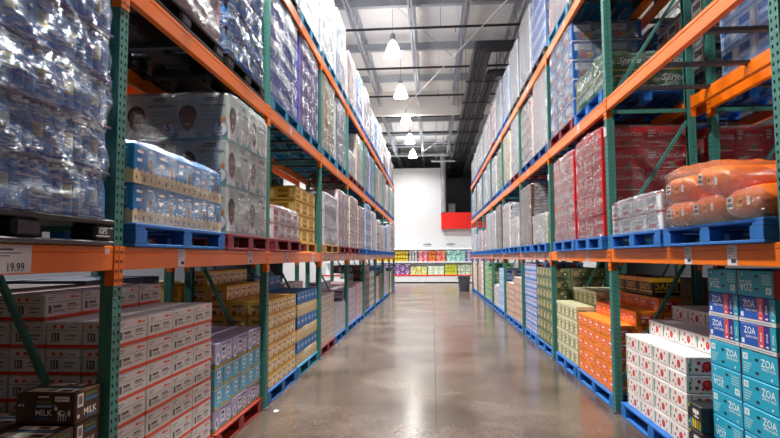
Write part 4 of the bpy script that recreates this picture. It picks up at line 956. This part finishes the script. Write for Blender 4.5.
W('R', B[2] + .14, 7.56, 1, 1.22, 'coke', 3, 5, 'tall wrapped red soda load beside the silver-grey trays', 'clear', 'blue', 'blue pallet under the tall red soda load beside the trays', ny=2, bulge=.02)
W('R', 7.62, 8.9, 1, 1.2, 'coke', 3, 5, 'tall wrapped red soda load next to the low white and khaki load', 'mid', 'blue', 'blue pallet under the red soda load next to the khaki one', ny=2, bulge=.02)
W('R', B[3] + .14, 10.80, 1, .50, 'khaki', 4, 2, 'low wrapped white and khaki load in front of brown cases', 'white', 'blue', 'blue pallet under the low white and khaki load', bulge=.03)
W('R', 10.88, B[4] - .08, 1, 1.16, 'brown', 3, 4, 'tall wrapped brown load past the low khaki one, first beams', 'mid', 'blue', 'blue pallet under the tall brown load past the khaki one')
W('R', B[2] + .14, 7.64, 2, .40, 'sprite', 3, 2, 'low wrapped green soda load above the red soda', 'shiny', 'blue', 'blue pallet under the green soda', ny=2, bulge=.035)
W('R', 7.72, B[3] - .06, 2, 1.34, 'cereal', 3, 5, 'tall white-wrapped load of blue printed packs behind the green soda', 'mid', 'darkred', 'crimson pallet under the tall blue printed packs', ny=2, bulge=.014)
# ------------------------------------------------------------------ loads on the racks behind
REAR = [('L', 0, 0, 'a', 'brown', 1.3), ('L', 0, 0, 'b', 'labelled', 1.32), ('L', 0, 1, 'a', 'darkbox', 1.3), ('L', 0, 1, 'b', 'navy', 1.32), ('L', 0, 2, 'a', 'yellowcase', 1.2), ('L', 0, 2, 'b', 'brown', 1.1), ('L', 0, 3, 'a', 'darkbox', 1.2),
        ('L', 1, 2, 'a', 'brown', .95), ('L', 1, 2, 'b', 'darkbox', 1.1), ('L', 1, 3, 'a', 'brown', 1.1),
        ('R', 0, 1, 'a', 'darkbox', 1.1), ('R', 0, 1, 'b', 'darkbox', 1.2), ('R', 0, 2, 'a', 'darkbox', 1.25), ('R', 0, 2, 'b', 'brown', 1.2),
        ('R', 1, 1, 'a', 'darkbox', .62), ('R', 1, 1, 'b', 'labelled', .5), ('R', 1, 2, 'a', 'coke', 1.2), ('R', 1, 3, 'a', 'brown', 1.25), ('R', 1, 3, 'b', 'brown', 1.2),
        ('R', 2, 1, 'b', 'bluewhite', 1.1), ('R', 2, 2, 'a', 'labelled', 1.1), ('R', 2, 2, 'b', 'cereal', 1.3), ('R', 3, 2, 'a', 'bluedots', 1.3), ('R', 3, 1, 'b', 'bluecap', 1.3)]
DN = {'navy': 'navy', 'bluewhite': 'blue and white', 'yellowcase': 'yellow', 'brown': 'brown', 'darkbox': 'dark brown', 'coke': 'red soda', 'labelled': 'pale labelled', 'cereal': 'blue printed', 'bluedots': 'blue-dotted', 'bluecap': 'pale blue'}
for side, lv, bay, sl, des, h in REAR:
    y0, y1 = slot(side, bay, sl); where = '%s, %s bay from cooler' % (['on floor', 'first beams', 'second beams', 'top beams'][lv], NTH[9 - bay])
    W(side, y0, y1, lv, h, des, 4, max(2, int(h / .25)), '%s case stack behind %s, %s%s' % (DN[des], RACKN[side], where, ' end' if sl == 'b' else ''), 'clear', 'blue', 'pallet under %s cases behind %s, %s%s' % (DN[des], RACKN[side], where, ' end' if sl == 'b' else ''), xoff=DEPTH + .16 + .04, depth=.96, detail=False, nowrap=(lv == 0 or des in ('darkbox', 'brown')), name='case_stack')

# ================================================================== the end of the aisle
# refrigerated case
M_CASE = mat('case_white_enamel', '#d8d9dc', .35); M_RED = mat('red_band', '#e01a14', .45, vary=.03); M_LIT = emit('case_light', '#fdfdff', 3.0); M_INNER = mat('case_interior', '#e4e6e8', .4)
case = bpy.data.objects.new('refrigerated_case', None); COL.objects.link(case); case.location = (0, 36, 0); tag(case, 'long open refrigerated case with red band along its base at the end wall', 'refrigerator')
cx0, cx1 = -7.0, 7.0
def cpart(n, bx, m, par=case): mb = MB(); mb.bbox(*bx, m, .01); return put(n, mb.mesh(n), par)
cpart('base', (cx0, cx1, -.05, .9, .06, .44), M_CASE); cpart('kick_plate', (cx0, cx1, .02, .8, 0, .06), M_BLACKPL); cpart('bumper_band', (cx0, cx1, -.07, -.05, .44, .53), M_RED)
cpart('back_panel', (cx0, cx1, .84, .9, .44, 2.2), M_INNER); cpart('canopy', (cx0, cx1, .0, .9, 2.18, 2.28), M_CASE); cpart('light_strip', (cx0, cx1, .03, .10, 2.145, 2.178), M_LIT)
cpart('shelf', (cx0, cx1, .10, .84, 1.30, 1.335), M_CASE); cpart('shelf_edge', (cx0, cx1, .085, .099, 1.27, 1.36), M_TAG); cpart('shelf_light', (cx0, cx1, .11, .15, 1.275, 1.298), M_LIT); cpart('well_floor', (cx0, cx1, -.04, .84, .441, .50), M_CASE)
def seg(u0, u1, rows, z0, cols, w, what):
    n = max(1, int((u1 - u0) / w)); ww = (u1 - u0) / n
    for r in range(rows[0]):
        for i in range(n):
            c = cols[(i + r) % len(cols)]; k = ('tub', c, round(ww, 3), rows[1])
            if k not in CM:
                mb = MB(); h = rows[1]; wd = ww - .02; mb.bbox(-wd / 2, wd / 2, -.15, .15, 0, h - .004, mat('tub_' + c[0], c[0], .4), .012); f = Face(mb, wd, .3, h, 'F'); f.rect(0, .82, 1, .98, H(c[1])); f.ell(.5, .42, .26, H(c[1])); f.rect(.3, .38, .7, .48, H(c[2])); CM[k] = mb.mesh('food_tub')
            tag(put('food_tub', CM[k], None, (u0 + ww * (i + .5), 36.30, z0 + rows[1] * r)), what, 'food tub', what)
UP, LO = 1.3355, .5005
UA = (3, .235); LA = (3, .225)
seg(-3.6, -1.55, UA, UP, [('#d9b820', '#3a3010', '#f0e6b0')], .30, 'yellow and black tub on the upper shelf of the refrigerated case')
seg(-1.5, -.95, UA, UP, [('#7a7a7c', '#d0d0d2', '#3a3a3c')], .18, 'grey bottle pack on the upper shelf of the refrigerated case')
seg(-.9, -.28, UA, UP, [('#d86a78', '#f0d6da', '#b02038'), ('#c9486a', '#e8a0b0', '#f0e0e0')], .30, 'pink tub on the upper shelf of the refrigerated case')
seg(-.25, .22, UA, UP, [('#e07a30', '#b83a1c', '#f0d8b0')], .22, 'orange tub on the upper shelf of the refrigerated case')
seg(.25, .85, UA, UP, [('#d84a30', '#f0b0a0', '#8a1a1a'), ('#e28a6a', '#c03030', '#f6e0d0')], .30, 'red-orange tub on the upper shelf of the refrigerated case')
seg(.9, 2.1, UA, UP, [('#7fc4a8', '#e4f0ea', '#2f8a70'), ('#9fd0d8', '#3f9a9a', '#f0f4f4')], .30, 'mint green tub on the upper shelf of the refrigerated case')
seg(2.15, 4.2, UA, UP, [('#8a6aa8', '#e0d6ea', '#4a2a6a')], .30, 'violet tub on the upper shelf of the refrigerated case')
seg(-3.6, -1.45, LA, LO, [('#6a4a86', '#d0c0dc', '#2f1f4a'), ('#8a5a94', '#3a2a56', '#e0d0e4')], .30, 'purple tub on the lower shelf of the refrigerated case')
seg(-1.4, -.35, (2, .27), LO, [('#b8bc4a', '#e6e0c0', '#b03a30'), ('#c8c888', '#7a8a3a', '#f0ecd8')], .30, 'olive green tub on the lower shelf of the refrigerated case')
seg(-.3, .75, (2, .27), LO, [('#a9c4a0', '#f0f4ee', '#5a8a5a')], .28, 'pale green tub on the lower shelf of the refrigerated case')
seg(.8, 1.55, LA, LO, [('#c8cc2a', '#6a7a1a', '#f0ecb0')], .25, 'lime yellow tub on the lower shelf of the refrigerated case')
seg(1.6, 4.2, LA, LO, [('#b4c8a4', '#3a4a3a', '#eef2ea'), ('#d8dcd4', '#5a9a5a', '#2a3a2a')], .30, 'white and green tub on the lower shelf of the refrigerated case')
# red panel, foil-wrapped column, wall fans, bin
mb = MB(); mb.bbox(.60, 4.4, 36.72, 36.95, 3.47, 4.52, M_RED, .01); o = put('red_sign_panel', mb.mesh('red_sign_panel')); tag(o, 'plain bright red panel mounted across the low cold room wall', 'panel')
M_FOIL = mat('foil_jacket', '#a9abb0', .3, .55, vary=.35, scale=8, bump=.8)
mb = MB(); mb.lathe([(.17, 0)] + [(.17 + .012 * (i % 2), .12 * i) for i in range(1, 33)] + [(.17, 3.9)], M_FOIL, 14); tag(put('insulated_pipe', mb.mesh('insulated_pipe'), None, (.77, 36.82, 4.521)), 'silvery foil-wrapped vertical pipe rising above the red panel', 'pipe')
mb = MB(); mb.box(-.25, .25, 0, .5, 0, .9, mat('grey_unit', '#7f838c', .5)); mb.box(-.2, .2, -.02, 0, .1, .8, M_JOIST); tag(put('evaporator_unit', mb.mesh('evaporator_unit'), None, (1.32, 37.6, 4.302)), 'grey machine unit standing on the low cold room roof', 'machine')
for k, x in enumerate((-.32, 1.2)):
    mb = MB(); mb.lathe([(.30, .0), (.26, .06), (.14, .10), (0, .11)], mat('vent_dome', '#6a6e78' if k == 0 else '#a8abb0', .5), 14); mb.bar((0, 0, .05), (0, .42, .05), .05, .05, M_JOIST)
    tag(put('wall_fixture', mb.mesh('wall_fixture', True), None, (x, 36.58, 2.42)), ['dark shallow dome fixture on the wall above the pink tubs', 'pale shallow dome fixture on the wall above the mint tubs'][k], 'fixture')
M_BIN = mat('bin_plastic', '#3f454e', .45)
mb = MB(); mb.lathe([(0, 0), (.23, 0), (.24, .03), (.29, .66), (.31, .66), (.315, .72), (.30, .735), (.28, .70), (.23, .06), (0, .05)], M_BIN, 24)
bn = put('rubbish_bin', mb.mesh('rubbish_bin', True), None, (1.52, 27.5, 0)); tag(bn, 'dark grey round rubbish bin standing on the aisle floor by the cooler', 'bin')
for s_ in (-1, 1):
    mb = MB(); mb.tube([(s_ * .30, -.08, .60), (s_ * .35, -.05, .60), (s_ * .35, .05, .60), (s_ * .30, .08, .60)], .015, M_BIN, 6); put('handle', mb.mesh('handle'), bn)
# torn paper scraps on the floor
for k, (x, y) in enumerate(((-1.62, 5.05), (-1.70, 6.10))):
    mb = MB(); mb.poly = None
    P = [(-.05, -.02, .001), (.0, -.03, .008), (.05, -.01, .001), (.04, .03, .006), (-.02, .025, .001)]; mb.add(P + [(p[0], p[1], p[2] + .002) for p in P], [(4, 3, 2, 1, 0), (5, 6, 7, 8, 9)] + [(i, (i + 1) % 5, 5 + (i + 1) % 5, 5 + i) for i in range(5)], M_TAG)
    tag(put('paper_scrap', mb.mesh('paper_scrap'), None, (x, y, 0), .4 + k), ['torn white paper scrap on the floor beside the red pallet', 'torn white paper scrap on the floor beside the third frame post'][k], 'paper scrap')
